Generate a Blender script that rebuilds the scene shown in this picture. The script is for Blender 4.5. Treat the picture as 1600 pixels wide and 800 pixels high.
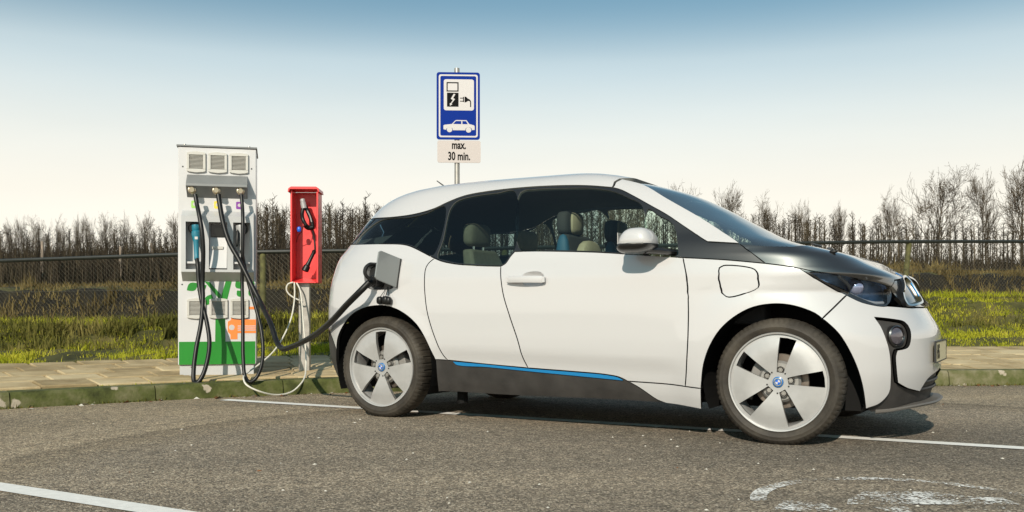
import bpy, bmesh, math, random
import numpy as np
from mathutils import Vector, Matrix
from mathutils.geometry import delaunay_2d_cdt

random.seed(7); np.random.seed(7)
scene = bpy.context.scene
for o in list(bpy.data.objects): bpy.data.objects.remove(o)
COL = scene.collection
R = math.radians

# ------------------------------------------------------------------ camera
cam_data = bpy.data.cameras.new('camera')
cam = bpy.data.objects.new('camera', cam_data); COL.objects.link(cam)
cam.location = (0, 0, 0.704); cam.rotation_euler = (R(90), 0, 0)
cam_data.sensor_width = 36; cam_data.lens = 36*1491/1600; cam_data.shift_y = 83/1600
cam_data.clip_start = 0.05; cam_data.clip_end = 3000
scene.camera = cam

# ------------------------------------------------------------------ sun, sky, exposure
SUN_EL, SUN_AZ = 30, 196            # degrees above the horizon / clockwise from +Y
world = bpy.data.worlds.new('World'); scene.world = world; world.use_nodes = True
wn = world.node_tree; wn.nodes.clear()
sky = wn.nodes.new('ShaderNodeTexSky'); sky.sky_type = 'NISHITA'; sky.sun_disc = False
sky.sun_elevation = R(SUN_EL); sky.sun_rotation = R(SUN_AZ); sky.air_density = 1.0; sky.dust_density = 1.5; sky.ozone_density = 1.5
geo = wn.nodes.new('ShaderNodeTexCoord'); sep = wn.nodes.new('ShaderNodeSeparateXYZ')
wn.links.new(geo.outputs['Generated'], sep.inputs[0])
ramp = wn.nodes.new('ShaderNodeValToRGB'); ramp.color_ramp.interpolation = 'B_SPLINE'
els = ramp.color_ramp.elements
for p, v in ((0.0, 1.0), (0.13, 1.0), (0.186, 0.93), (0.249, 0.66), (0.279, 0.36), (0.31, 0.20), (0.40, 0.22), (0.9, 0.2)):
    e = els.new(p); e.color = (v, v, v, 1)
els.remove(els[-1]) if els[-1].position == 1.0 else None
els.remove(els[0])
wn.links.new(sep.outputs['Z'], ramp.inputs[0])
tint = wn.nodes.new('ShaderNodeMixRGB'); tint.blend_type = 'MULTIPLY'; tint.inputs[0].default_value = 1.0
tint.inputs[2].default_value = (0.10, 0.60, 0.68, 1)
wn.links.new(sky.outputs[0], tint.inputs[1])
hz = wn.nodes.new('ShaderNodeMixRGB'); hz.inputs[2].default_value = (8.0, 7.75, 6.9, 1)   # pale winter haze near the horizon
hc = wn.nodes.new('ShaderNodeValToRGB'); he = hc.color_ramp.elements
he[0].position = 0.02; he[0].color = (0.92, 0.86, 0.735, 1); he[1].position = 0.24; he[1].color = (0.70, 0.765, 0.76, 1)
q = he.new(0.12); q.color = (0.84, 0.81, 0.72, 1)
wn.links.new(sep.outputs['Z'], hc.inputs[0])
cmap = wn.nodes.new('ShaderNodeMapping'); cmap.inputs['Scale'].default_value = (1.2, 1.2, 7.0); cmap.inputs['Rotation'].default_value = (0.0, R(8), 0.0)
cn = wn.nodes.new('ShaderNodeTexNoise'); cn.inputs['Scale'].default_value = 1.6; cn.inputs['Detail'].default_value = 5
wn.links.new(geo.outputs['Generated'], cmap.inputs[0]); wn.links.new(cmap.outputs[0], cn.inputs['Vector'])
cv = wn.nodes.new('ShaderNodeMapRange'); cv.inputs['From Min'].default_value = 0.3; cv.inputs['From Max'].default_value = 0.7; cv.inputs['To Min'].default_value = 9.7; cv.inputs['To Max'].default_value = 10.3
wn.links.new(cn.outputs['Fac'], cv.inputs['Value'])
hm = wn.nodes.new('ShaderNodeVectorMath'); hm.operation = 'SCALE'; wn.links.new(hc.outputs[0], hm.inputs[0]); wn.links.new(cv.outputs[0], hm.inputs['Scale']); wn.links.new(hm.outputs[0], hz.inputs[2])
wn.links.new(ramp.outputs[0], hz.inputs[0]); wn.links.new(tint.outputs[0], hz.inputs[1])
bg = wn.nodes.new('ShaderNodeBackground'); bg.inputs[1].default_value = 0.10
wo = wn.nodes.new('ShaderNodeOutputWorld')
wn.links.new(hz.outputs[0], bg.inputs[0]); wn.links.new(bg.outputs[0], wo.inputs[0])
sun_data = bpy.data.lights.new('sun', 'SUN'); sun_data.energy = 4.2; sun_data.angle = R(0.5); sun_data.color = (1.0, 0.895, 0.75)
sun = bpy.data.objects.new('sun', sun_data); COL.objects.link(sun)
sd = Vector((math.sin(R(SUN_AZ))*math.cos(R(SUN_EL)), math.cos(R(SUN_AZ))*math.cos(R(SUN_EL)), math.sin(R(SUN_EL))))
sun.rotation_euler = sd.to_track_quat('Z', 'Y').to_euler(); sun.location = (0, 0, 20)
scene.view_settings.view_transform = 'Standard'; scene.view_settings.look = 'None'
scene.view_settings.exposure = 0.25; scene.view_settings.gamma = 1.0
scene.cycles.max_bounces = 8; scene.cycles.transparent_max_bounces = 24

# ------------------------------------------------------------------ materials
def new_mat(name):
    m = bpy.data.materials.new(name); m.use_nodes = True
    nt = m.node_tree; return m, nt, nt.nodes['Principled BSDF']
def N(nt, t, **kw):
    n = nt.nodes.new(t)
    for k, v in kw.items(): setattr(n, k, v)
    return n
def simple(name, col, rough=0.5, metal=0.0, coat=0.0, spec=0.5, noise=0.0, scale=20.0, bump=0.0, bscale=None, coat_rough=0.03):
    m, nt, b = new_mat(name)
    b.inputs['Base Color'].default_value = (*col, 1); b.inputs['Roughness'].default_value = rough
    b.inputs['Metallic'].default_value = metal; b.inputs['Coat Weight'].default_value = coat
    b.inputs['Coat Roughness'].default_value = coat_rough; b.inputs['Specular IOR Level'].default_value = spec
    if noise or bump:
        tc = N(nt, 'ShaderNodeTexCoord'); nz = N(nt, 'ShaderNodeTexNoise'); nz.inputs['Scale'].default_value = scale
        nz.inputs['Detail'].default_value = 5; nt.links.new(tc.outputs['Object'], nz.inputs['Vector'])
        if noise:
            cr = N(nt, 'ShaderNodeValToRGB')
            cr.color_ramp.elements[0].position = 0.3; cr.color_ramp.elements[1].position = 0.7
            cr.color_ramp.elements[0].color = (*[c*(1-noise) for c in col], 1)
            cr.color_ramp.elements[1].color = (*[min(1, c*(1+noise*0.6)) for c in col], 1)
            nt.links.new(nz.outputs['Fac'], cr.inputs[0]); nt.links.new(cr.outputs[0], b.inputs['Base Color'])
        if bump:
            n2 = nz
            if bscale:
                n2 = N(nt, 'ShaderNodeTexNoise'); n2.inputs['Scale'].default_value = bscale; nt.links.new(tc.outputs['Object'], n2.inputs['Vector'])
            bp = N(nt, 'ShaderNodeBump'); bp.inputs['Strength'].default_value = bump; bp.inputs['Distance'].default_value = 0.01
            nt.links.new(n2.outputs['Fac'], bp.inputs['Height']); nt.links.new(bp.outputs[0], b.inputs['Normal'])
    return m
def asphalt():
    m, nt, b = new_mat('asphalt'); L = nt.links.new
    tc = N(nt, 'ShaderNodeTexCoord')
    v1 = N(nt, 'ShaderNodeTexVoronoi'); v1.inputs['Scale'].default_value = 140
    v2 = N(nt, 'ShaderNodeTexVoronoi'); v2.inputs['Scale'].default_value = 300
    for v in (v1, v2): L(tc.outputs['Object'], v.inputs['Vector'])
    g1 = N(nt, 'ShaderNodeSeparateColor'); L(v1.outputs['Color'], g1.inputs[0])
    c1 = N(nt, 'ShaderNodeValToRGB'); e = c1.color_ramp.elements
    e[0].color = (0.085, 0.075, 0.062, 1); e[1].color = (0.66, 0.59, 0.49, 1)
    for p, c in ((0.35, (0.215, 0.183, 0.145)), (0.75, (0.345, 0.295, 0.232)), (0.93, (0.54, 0.47, 0.38))):
        q = e.new(p); q.color = (*c, 1)
    L(g1.outputs[0], c1.inputs[0])
    big = N(nt, 'ShaderNodeTexNoise'); big.inputs['Scale'].default_value = 0.55; big.inputs['Detail'].default_value = 4
    mp = N(nt, 'ShaderNodeMapping'); mp.inputs['Rotation'].default_value = (0, 0, R(-28)); mp.inputs['Scale'].default_value = (0.35, 1.6, 1)
    L(tc.outputs['Object'], mp.inputs['Vector']); L(mp.outputs[0], big.inputs['Vector'])
    cb = N(nt, 'ShaderNodeValToRGB'); cb.color_ramp.elements[0].position = 0.36; cb.color_ramp.elements[1].position = 0.66
    cb.color_ramp.elements[0].color = (0.72, 0.71, 0.69, 1); cb.color_ramp.elements[1].color = (1.22, 1.17, 1.08, 1)
    L(big.outputs['Fac'], cb.inputs[0])
    mid = N(nt, 'ShaderNodeTexNoise'); mid.inputs['Scale'].default_value = 14; mid.inputs['Detail'].default_value = 6
    L(tc.outputs['Object'], mid.inputs['Vector'])
    cm = N(nt, 'ShaderNodeValToRGB'); cm.color_ramp.elements[0].position = 0.3; cm.color_ramp.elements[1].position = 0.72
    cm.color_ramp.elements[0].color = (0.74, 0.74, 0.74, 1); cm.color_ramp.elements[1].color = (1.16, 1.14, 1.1, 1)
    L(mid.outputs['Fac'], cm.inputs[0])
    a = N(nt, 'ShaderNodeMixRGB', blend_type='MULTIPLY'); a.inputs[0].default_value = 1; L(c1.outputs[0], a.inputs[1]); L(cb.outputs[0], a.inputs[2])
    a2 = N(nt, 'ShaderNodeMixRGB', blend_type='MULTIPLY'); a2.inputs[0].default_value = 1; L(a.outputs[0], a2.inputs[1]); L(cm.outputs[0], a2.inputs[2])
    # car shadow edge painted in: lighter towards the kerb, plus two rubbed tyre arcs
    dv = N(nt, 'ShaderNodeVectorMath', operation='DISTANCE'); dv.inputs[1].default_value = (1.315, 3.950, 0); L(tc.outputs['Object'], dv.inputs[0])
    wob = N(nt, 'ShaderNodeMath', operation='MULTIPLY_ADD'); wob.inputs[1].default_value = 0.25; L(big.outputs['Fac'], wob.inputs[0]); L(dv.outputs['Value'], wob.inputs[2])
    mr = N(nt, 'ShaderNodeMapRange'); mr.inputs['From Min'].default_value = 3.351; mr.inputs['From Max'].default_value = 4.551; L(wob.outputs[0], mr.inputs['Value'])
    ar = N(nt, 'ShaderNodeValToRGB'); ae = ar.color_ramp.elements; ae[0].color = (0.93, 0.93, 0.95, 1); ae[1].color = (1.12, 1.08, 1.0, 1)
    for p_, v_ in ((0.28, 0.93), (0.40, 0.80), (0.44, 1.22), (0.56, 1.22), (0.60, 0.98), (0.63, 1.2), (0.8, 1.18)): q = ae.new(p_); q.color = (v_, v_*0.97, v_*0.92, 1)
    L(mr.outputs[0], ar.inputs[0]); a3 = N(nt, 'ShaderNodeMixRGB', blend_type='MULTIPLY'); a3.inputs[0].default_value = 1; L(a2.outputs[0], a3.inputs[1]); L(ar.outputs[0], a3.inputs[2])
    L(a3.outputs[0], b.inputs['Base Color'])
    b.inputs['Roughness'].default_value = 0.88; b.inputs['Specular IOR Level'].default_value = 0.3
    bp = N(nt, 'ShaderNodeBump'); bp.inputs['Strength'].default_value = 0.75; bp.inputs['Distance'].default_value = 0.006
    ad = N(nt, 'ShaderNodeMath', operation='ADD'); L(v1.outputs['Distance'], ad.inputs[0]); L(v2.outputs['Distance'], ad.inputs[1])
    inv = N(nt, 'ShaderNodeMath', operation='MULTIPLY'); inv.inputs[1].default_value = -1; L(ad.outputs[0], inv.inputs[0])
    L(inv.outputs[0], bp.inputs['Height']); L(bp.outputs[0], b.inputs['Normal'])
    return m
def worn_paint(name, wear, col=(0.84, 0.82, 0.78)):
    """road paint rubbed away in patches: the asphalt shows through the holes"""
    m, nt, b = new_mat(name); L = nt.links.new
    b.inputs['Base Color'].default_value = (*col, 1); b.inputs['Roughness'].default_value = 0.8
    tc = N(nt, 'ShaderNodeTexCoord')
    n1 = N(nt, 'ShaderNodeTexNoise'); n1.inputs['Scale'].default_value = 75; n1.inputs['Detail'].default_value = 4; n1.inputs['Roughness'].default_value = 0.7
    n2 = N(nt, 'ShaderNodeTexNoise'); n2.inputs['Scale'].default_value = 5
    L(tc.outputs['Object'], n1.inputs['Vector']); L(tc.outputs['Object'], n2.inputs['Vector'])
    mx = N(nt, 'ShaderNodeMath', operation='MULTIPLY_ADD'); mx.inputs[1].default_value = 0.6; L(n2.outputs['Fac'], mx.inputs[0]); L(n1.outputs['Fac'], mx.inputs[2])
    cr = N(nt, 'ShaderNodeValToRGB'); cr.color_ramp.elements[0].position = max(0.0, wear-0.04); cr.color_ramp.elements[1].position = wear+0.04
    L(mx.outputs[0], cr.inputs[0]); L(cr.outputs[0], b.inputs['Alpha'])
    nc = N(nt, 'ShaderNodeTexNoise'); nc.inputs['Scale'].default_value = 30; L(tc.outputs['Object'], nc.inputs['Vector'])
    cc = N(nt, 'ShaderNodeValToRGB'); cc.color_ramp.elements[0].color = (*[c*0.72 for c in col], 1); cc.color_ramp.elements[1].color = (*col, 1)
    L(nc.outputs['Fac'], cc.inputs[0]); L(cc.outputs[0], b.inputs['Base Color'])
    return m
def varied(name, cols, scale, rough=0.9, bump=0.3, bscale=60, per_object=0.0, trans=0.0):
    """a colour ramp driven by noise, shifted a little from object to object"""
    m, nt, b = new_mat(name); L = nt.links.new
    tc = N(nt, 'ShaderNodeTexCoord'); n = N(nt, 'ShaderNodeTexNoise'); n.inputs['Scale'].default_value = scale; n.inputs['Detail'].default_value = 6
    n.inputs['Roughness'].default_value = 0.62
    src = tc.outputs['Object']
    gp = N(nt, 'ShaderNodeNewGeometry'); L(gp.outputs['Position'], n.inputs['Vector'])
    cr = N(nt, 'ShaderNodeValToRGB'); e = cr.color_ramp.elements
    e[0].position = 0.28; e[1].position = 0.74; e[0].color = (*cols[0], 1); e[1].color = (*cols[-1], 1)
    for i, c in enumerate(cols[1:-1]):
        q = e.new(0.28+0.46*(i+1)/(len(cols)-1)); q.color = (*c, 1)
    fac = n.outputs['Fac']
    if per_object:
        oi = N(nt, 'ShaderNodeObjectInfo'); ma = N(nt, 'ShaderNodeMath', operation='MULTIPLY_ADD'); ma.inputs[1].default_value = per_object
        s = N(nt, 'ShaderNodeMath', operation='SUBTRACT'); s.inputs[1].default_value = 0.5; L(oi.outputs['Random'], s.inputs[0])
        L(s.outputs[0], ma.inputs[0]); L(fac, ma.inputs[2]); fac = ma.outputs[0]
    L(fac, cr.inputs[0]); L(cr.outputs[0], b.inputs['Base Color'])
    b.inputs['Roughness'].default_value = rough; b.inputs['Specular IOR Level'].default_value = 0.25
    if bump:
        n2 = N(nt, 'ShaderNodeTexNoise'); n2.inputs['Scale'].default_value = bscale; n2.inputs['Detail'].default_value = 4; L(gp.outputs['Position'], n2.inputs['Vector'])
        bp = N(nt, 'ShaderNodeBump'); bp.inputs['Strength'].default_value = bump; bp.inputs['Distance'].default_value = 0.01
        L(n2.outputs['Fac'], bp.inputs['Height']); L(bp.outputs[0], b.inputs['Normal'])
    if trans:
        t = N(nt, 'ShaderNodeBsdfTranslucent'); L(cr.outputs[0], t.inputs[0]); mix = N(nt, 'ShaderNodeMixShader'); mix.inputs[0].default_value = trans
        out = nt.nodes['Material Output']; L(b.outputs[0], mix.inputs[1]); L(t.outputs[0], mix.inputs[2]); L(mix.outputs[0], out.inputs[0])
    return m
def lichen(m):
    nt = m.node_tree; L = nt.links.new; b = nt.nodes['Principled BSDF']; src = b.inputs['Base Color'].links[0].from_socket
    gp = N(nt, 'ShaderNodeNewGeometry'); v = N(nt, 'ShaderNodeTexVoronoi'); v.inputs['Scale'].default_value = 5.5; n = N(nt, 'ShaderNodeTexNoise'); n.inputs['Scale'].default_value = 16; n.inputs['Detail'].default_value = 4
    L(gp.outputs['Position'], v.inputs['Vector']); L(gp.outputs['Position'], n.inputs['Vector'])
    ad = N(nt, 'ShaderNodeMath', operation='MULTIPLY_ADD'); ad.inputs[1].default_value = 0.55; L(n.outputs['Fac'], ad.inputs[0]); L(v.outputs['Distance'], ad.inputs[2])
    cr = N(nt, 'ShaderNodeValToRGB'); cr.color_ramp.elements[0].position = 0.42; cr.color_ramp.elements[0].color = (1, 1, 1, 1); cr.color_ramp.elements[1].position = 0.48; cr.color_ramp.elements[1].color = (0, 0, 0, 1)
    L(ad.outputs[0], cr.inputs[0]); mx = N(nt, 'ShaderNodeMixRGB'); mx.inputs[2].default_value = (0.36, 0.31, 0.24, 1); L(cr.outputs[0], mx.inputs[0]); L(src, mx.inputs[1]); L(mx.outputs[0], b.inputs['Base Color'])
def glass(name, tint, refl=1.0, ior=1.5):
    """a thin pane: tinted see-through plus a mirror reflection that grows towards grazing angles"""
    m, nt, b = new_mat(name); L = nt.links.new; nt.nodes.remove(b)
    t = N(nt, 'ShaderNodeBsdfTransparent'); t.inputs[0].default_value = (*tint, 1)
    g = N(nt, 'ShaderNodeBsdfGlossy'); g.inputs['Roughness'].default_value = 0.015; g.inputs[0].default_value = (refl, refl, refl, 1)
    f = N(nt, 'ShaderNodeFresnel'); f.inputs[0].default_value = ior
    mix = N(nt, 'ShaderNodeMixShader'); L(f.outputs[0], mix.inputs[0]); L(t.outputs[0], mix.inputs[1]); L(g.outputs[0], mix.inputs[2])
    L(mix.outputs[0], nt.nodes['Material Output'].inputs[0]); return m

M = dict(
    asphalt=asphalt(), line=worn_paint('line_paint', 0.46), worn=worn_paint('worn_paint', 0.835),
    slab=varied('paving_concrete', [(0.25, 0.185, 0.095), (0.40, 0.305, 0.17), (0.52, 0.42, 0.255)], 3.5, per_object=0.35, bump=0.25),
    joint=varied('joint_sand', [(0.055, 0.06, 0.025), (0.12, 0.10, 0.055), (0.16, 0.14, 0.08)], 4),
    kerb=varied('kerb_concrete', [(0.035, 0.040, 0.012), (0.075, 0.085, 0.024), (0.13, 0.125, 0.06), (0.22, 0.195, 0.13)], 5.5, per_object=0.15, bump=0.5, bscale=45),
    soil=varied('verge_soil', [(0.03, 0.03, 0.009), (0.075, 0.07, 0.02), (0.14, 0.11, 0.04)], 2.2),
    ditch_shade=varied('shaded_ditch_soil', [(0.006, 0.005, 0.003), (0.014, 0.011, 0.006), (0.03, 0.024, 0.012)], 2.5),  # near-black ditch soil: the shade on the bank is put into its colour
    field=varied('field_soil', [(0.02, 0.016, 0.009), (0.055, 0.045, 0.02), (0.10, 0.085, 0.03)], 0.35),
    grass=varied('grass_blades', [(0.14, 0.16, 0.010), (0.33, 0.345, 0.018), (0.50, 0.47, 0.045), (0.52, 0.43, 0.12)], 1.5, bump=0, trans=0.35),
    rough=varied('rough_grass_blades', [(0.045, 0.045, 0.01), (0.12, 0.115, 0.022), (0.26, 0.21, 0.07)], 1.3, bump=0, trans=0.25),
    dry=varied('dry_grass_blades', [(0.055, 0.04, 0.015), (0.15, 0.11, 0.04), (0.30, 0.23, 0.09)], 1.2, bump=0, trans=0.25),
    bark=varied('bark', [(0.035, 0.025, 0.015), (0.07, 0.051, 0.03), (0.12, 0.09, 0.055)], 3.0, bump=0),
    sapling=varied('sapling_bark', [(0.02, 0.015, 0.010), (0.05, 0.038, 0.023), (0.11, 0.085, 0.052)], 1.5, bump=0, per_object=0.3),
    shoots=varied('dark_shoots', [(0.012, 0.009, 0.006), (0.028, 0.021, 0.013), (0.07, 0.055, 0.032)], 0.8, bump=0),
    stake=simple('pale_stake', (0.34, 0.27, 0.21), 0.8, noise=0.3, scale=6),
    rail=simple('green_black_rail', (0.016, 0.018, 0.014), 0.5, noise=0.3),
    post=simple('mossy_post', (0.10, 0.095, 0.03), 0.8, noise=0.5, scale=12),
    wire=simple('galvanised_wire', (0.13, 0.12, 0.09), 0.5, metal=0.5),
    white=simple('white_enamel', (0.55, 0.545, 0.55), 0.35, coat=0.2, noise=0.05, scale=3),
    offwhite=simple('offwhite_plastic', (0.50, 0.485, 0.45), 0.5),
    lightgrey=simple('light_grey_enamel', (0.46, 0.465, 0.47), 0.4, noise=0.06, scale=3),
    midgrey=simple('mid_grey_enamel', (0.185, 0.19, 0.19), 0.42, noise=0.08, scale=4),
    dark=simple('dark_plastic', (0.012, 0.012, 0.012), 0.5),
    rubber=simple('black_rubber', (0.006, 0.006, 0.006), 0.42, spec=0.35),
    steel=simple('galvanised_steel', (0.40, 0.38, 0.35), 0.42, metal=0.75, noise=0.2, scale=15),
    brass=simple('nickel_brass', (0.50, 0.42, 0.30), 0.28, metal=0.95),
    green=simple('green_print', (0.012, 0.21, 0.018), 0.4, noise=0.08, scale=5),
    orange=simple('orange_print', (0.86, 0.22, 0.045), 0.45),
    red=simple('red_enamel', (0.70, 0.04, 0.04), 0.4, coat=0.25, noise=0.08, scale=5),
    teal=simple('teal_plastic', (0.012, 0.16, 0.23), 0.3, coat=0.4),
    bluecap=simple('blue_plastic', (0.01, 0.10, 0.52), 0.3),
    silverplastic=simple('grey_plastic', (0.30, 0.30, 0.30), 0.35),
    cord=simple('white_cord', (0.62, 0.60, 0.53), 0.6, noise=0.1),
    stk_green=simple('sticker_green', (0.30, 0.55, 0.12), 0.5), stk_yellow=simple('sticker_yellow', (0.80, 0.58, 0.06), 0.5),
    stk_purple=simple('sticker_purple', (0.20, 0.035, 0.30), 0.5),
    screen=simple('screen_glass', (0.006, 0.007, 0.006), 0.08),
    signblue=simple('sign_blue', (0.001, 0.022, 0.21), 0.6, spec=0.08), signwhite=simple('sign_white', (0.50, 0.475, 0.47), 0.4),
    signplate=simple('sub_plate', (0.46, 0.41, 0.39), 0.45), signblack=simple('sign_black', (0.005, 0.005, 0.005), 0.7, spec=0.08),
    litter=simple('litter', (0.55, 0.52, 0.46), 0.8), leaf=simple('dead_leaf', (0.22, 0.09, 0.03), 0.7),
    roof=simple('barn_roof', (0.05, 0.045, 0.04), 0.8), plank=simple('barn_wood', (0.03, 0.024, 0.017), 0.85, noise=0.3),
)

lichen(M['kerb'])
# ------------------------------------------------------------------ mesh helpers
def link(o, parent=None):
    COL.objects.link(o)
    if parent is not None: o.parent = parent
    return o
def tag(o, label=None, cat=None, group=None, kind=None):
    for k, v in (('label', label), ('category', cat), ('group', group), ('kind', kind)):
        if v: o[k] = v
    return o
def thing(name, label, cat, loc=(0, 0, 0), rz=0.0, group=None):
    o = bpy.data.objects.new(name, None); o.empty_display_size = 0.1; COL.objects.link(o)
    o.location = loc; o.rotation_euler = (0, 0, rz)
    return tag(o, label, cat, group)
class MB:
    """collects shapes of ONE object"""
    def __init__(s): s.v = []; s.f = []; s.m = []; s.mi = 0
    def add(s, vs, fs):
        b = len(s.v); s.v.extend([tuple(p) for p in vs]); s.f.extend([tuple(i+b for i in f) for f in fs]); s.m.extend([s.mi]*len(fs)); return s
    def box(s, x0, x1, y0, y1, z0, z1):
        return s.add([(x0,y0,z0),(x1,y0,z0),(x1,y1,z0),(x0,y1,z0),(x0,y0,z1),(x1,y0,z1),(x1,y1,z1),(x0,y1,z1)],
                     [(3,2,1,0),(4,5,6,7),(0,1,5,4),(1,2,6,5),(2,3,7,6),(3,0,4,7)])
    def prism(s, poly, y0, y1):
        """polygon in (x, z), extruded along y"""
        n = len(poly); a = sum(poly[i][0]*poly[(i+1)%n][1]-poly[(i+1)%n][0]*poly[i][1] for i in range(n))
        if a < 0: poly = poly[::-1]
        if y0 > y1: y0, y1 = y1, y0
        vs = [(x, y0, z) for x, z in poly]+[(x, y1, z) for x, z in poly]
        return s.add(vs, [tuple(range(n)), tuple(range(2*n-1, n-1, -1))]+[(i, i+n, (i+1)%n+n, (i+1)%n) for i in range(n)])
    def tube(s, path, r, seg=8, cap=True):
        path = [Vector(p) for p in path]; n = len(path); rs = r if hasattr(r, '__len__') else [r]*n
        t0 = (path[1]-path[0]).normalized(); up = Vector((0, 0, 1)) if abs(t0.z) < 0.9 else Vector((1, 0, 0))
        u = t0.cross(up).normalized(); vs = []
        for i, p in enumerate(path):
            t = (path[min(i+1, n-1)]-path[max(i-1, 0)]).normalized()
            u = (u-t*u.dot(t)).normalized(); w = t.cross(u)
            for k in range(seg):
                a = 2*math.pi*k/seg; vs.append(p+(u*math.cos(a)+w*math.sin(a))*rs[i])
        fs = [(i*seg+k, i*seg+(k+1)%seg, (i+1)*seg+(k+1)%seg, (i+1)*seg+k) for i in range(n-1) for k in range(seg)]
        if cap: fs += [tuple(range(seg-1, -1, -1)), tuple(range((n-1)*seg, n*seg))]
        return s.add(vs, fs)
    def lathe(s, prof, seg=32, axis='y', c=(0, 0, 0), mod=None):
        """profile of (radius, distance along the axis)"""
        vs = []
        for j, (r, h) in enumerate(prof):
            for k in range(seg):
                a = 2*math.pi*k/seg; rr = r+(mod(j, k) if mod else 0)
                x, y = rr*math.cos(a), rr*math.sin(a)
                q = (x, h, y) if axis == 'y' else ((x, y, h) if axis == 'z' else (h, x, y))
                vs.append((q[0]+c[0], q[1]+c[1], q[2]+c[2]))
        fs = [(j*seg+k, j*seg+(k+1)%seg, (j+1)*seg+(k+1)%seg, (j+1)*seg+k) for j in range(len(prof)-1) for k in range(seg)]
        return s.add(vs, fs)
    def blob(s, c, rx, ry, rz, e=1.0, seg=20, ring=12, ez=None):
        """super-ellipsoid"""
        f = lambda v, p: math.copysign(abs(v)**p, v); ez = ez or e; vs = []
        for j in range(ring+1):
            ph = -math.pi/2+math.pi*j/ring
            for k in range(seg):
                a = 2*math.pi*k/seg
                vs.append((c[0]+rx*f(math.cos(ph), ez)*f(math.cos(a), e), c[1]+ry*f(math.cos(ph), ez)*f(math.sin(a), e), c[2]+rz*f(math.sin(ph), ez)))
        return s.add(vs, [(j*seg+k, j*seg+(k+1)%seg, (j+1)*seg+(k+1)%seg, (j+1)*seg+k) for j in range(ring) for k in range(seg)])
    def build(s, name, mats, parent=None, smooth=False, bevel=0.0, angle=40):
        me = bpy.data.meshes.new(name); me.from_pydata(s.v, [], s.f)
        for m in (mats if isinstance(mats, (list, tuple)) else [mats]): me.materials.append(m)
        if max(s.m, default=0): me.polygons.foreach_set('material_index', s.m)
        me.validate()
        if smooth:
            me.polygons.foreach_set('use_smooth', [True]*len(me.polygons)); me.set_sharp_from_angle(angle=R(angle))
        o = bpy.data.objects.new(name, me); link(o, parent)
        if bevel:
            b = o.modifiers.new('bevel', 'BEVEL'); b.width = bevel; b.segments = 2; b.limit_method = 'ANGLE'; b.angle_limit = R(35)
        return o
def fast_mesh(name, verts, faces, mat, parent=None):
    """numpy arrays: verts (n,3), faces (m,k)"""
    me = bpy.data.meshes.new(name); n, m, k = len(verts), len(faces), faces.shape[1]
    me.vertices.add(n); me.vertices.foreach_set('co', np.asarray(verts, np.float32).ravel())
    me.loops.add(m*k); me.loops.foreach_set('vertex_index', np.asarray(faces, np.int32).ravel())
    me.polygons.add(m); me.polygons.foreach_set('loop_start', np.arange(0, m*k, k, dtype=np.int32))
    me.update(calc_edges=True); me.materials.append(mat)
    o = bpy.data.objects.new(name, me); return link(o, parent)
def smooth_path(pts, step=0.03, closed=False):
    """Catmull-Rom through the points (any dimension)"""
    P = np.asarray(pts, float); n = len(P)
    if n < 3 and not closed:
        k = max(2, int(np.linalg.norm(P[-1]-P[0])/step)+1); return P[0]+(P[-1]-P[0])*np.linspace(0, 1, k)[:, None]
    out = []
    for i in range(n if closed else n-1):
        p1, p2 = P[i], P[(i+1) % n]; p0 = P[i-1] if (i > 0 or closed) else 2*p1-p2; p3 = P[(i+2) % n] if (i+2 < n or closed) else 2*p2-p1
        d = [max(np.linalg.norm(b-a), 1e-6)**0.5 for a, b in ((p0, p1), (p1, p2), (p2, p3))]
        m1 = ((p1-p0)/d[0]-(p2-p0)/(d[0]+d[1])+(p2-p1)/d[1])*d[1]; m2 = ((p2-p1)/d[1]-(p3-p1)/(d[1]+d[2])+(p3-p2)/d[2])*d[1]
        k = max(1, int(math.ceil(np.linalg.norm(p2-p1)/step))); t = (np.arange(k)/k)[:, None]
        out.append(p1*(2*t**3-3*t**2+1)+m1*(t**3-2*t**2+t)+p2*(-2*t**3+3*t**2)+m2*(t**3-t**2))
    r = np.concatenate(out)
    return r if closed else np.concatenate([r, P[-1:]])

# ------------------------------------------------------------------ setting: road, kerb, pavement, verge, field
KX = np.array([-30, -9.0, -6.5, -4.8, -3.59, -3.11, -2.33, -1.47, -0.3, 1.5, 4.7, 9.0, 14.0, 120.0])
KY = np.array([-14., 2.0, 4.25, 5.75, 6.72, 7.08, 7.60, 8.02, 8.30, 8.55, 8.84, 9.15, 9.5, 17.0])
_kp = smooth_path(np.stack([KX[1:13], KY[1:13]], 1), 0.05)
def ky(x): return np.interp(x, np.concatenate([[-60, -30], _kp[:, 0], [120]]), np.concatenate([[-38, -14], _kp[:, 1], [17]]))
def sst(a, b, x): t = np.clip((np.asarray(x, float)-a)/(b-a), 0, 1); return t*t*(3-2*t)
def profile(x):
    """knots of (distance behind the kerb, height) across the verge, ditch, bank and field at this x"""
    t = float(sst(-6, 7, x)); k = float(ky(x))
    pw = 2.75-0.4*float(sst(-4, -1, x)); pz = 0.19+0.08*t
    yf = FENCE_Y(x)-k; fz = 0.50+0.40*t
    y0 = pw+max(0.3, (yf-pw)*0.45); 
    return [(0.0, 0.02), (0.16, 0.104), (pw, pz-0.012), (pw+0.05, pz+0.005), (y0, pz+0.07+0.16*t), (y0+0.6, fz-0.06-0.04*t), (yf, fz), (yf+0.9, fz-0.05),
            (yf+2.2, fz-0.75), (yf+3.4, fz-0.85), (yf+5.2, fz+0.55), (yf+6.2, fz+0.66), (yf+8.5, fz+0.70), (yf+24, 2.25+0.2*t), (yf+45, 2.6), (yf+120, 3.0), (yf+700, 3.5)]
def FENCE_Y(x): return float(np.interp(x, [-40, -7, -3.5, 0, 7, 40], [22, 13.2, 12.6, 12.9, 15.0, 27]))
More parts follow.
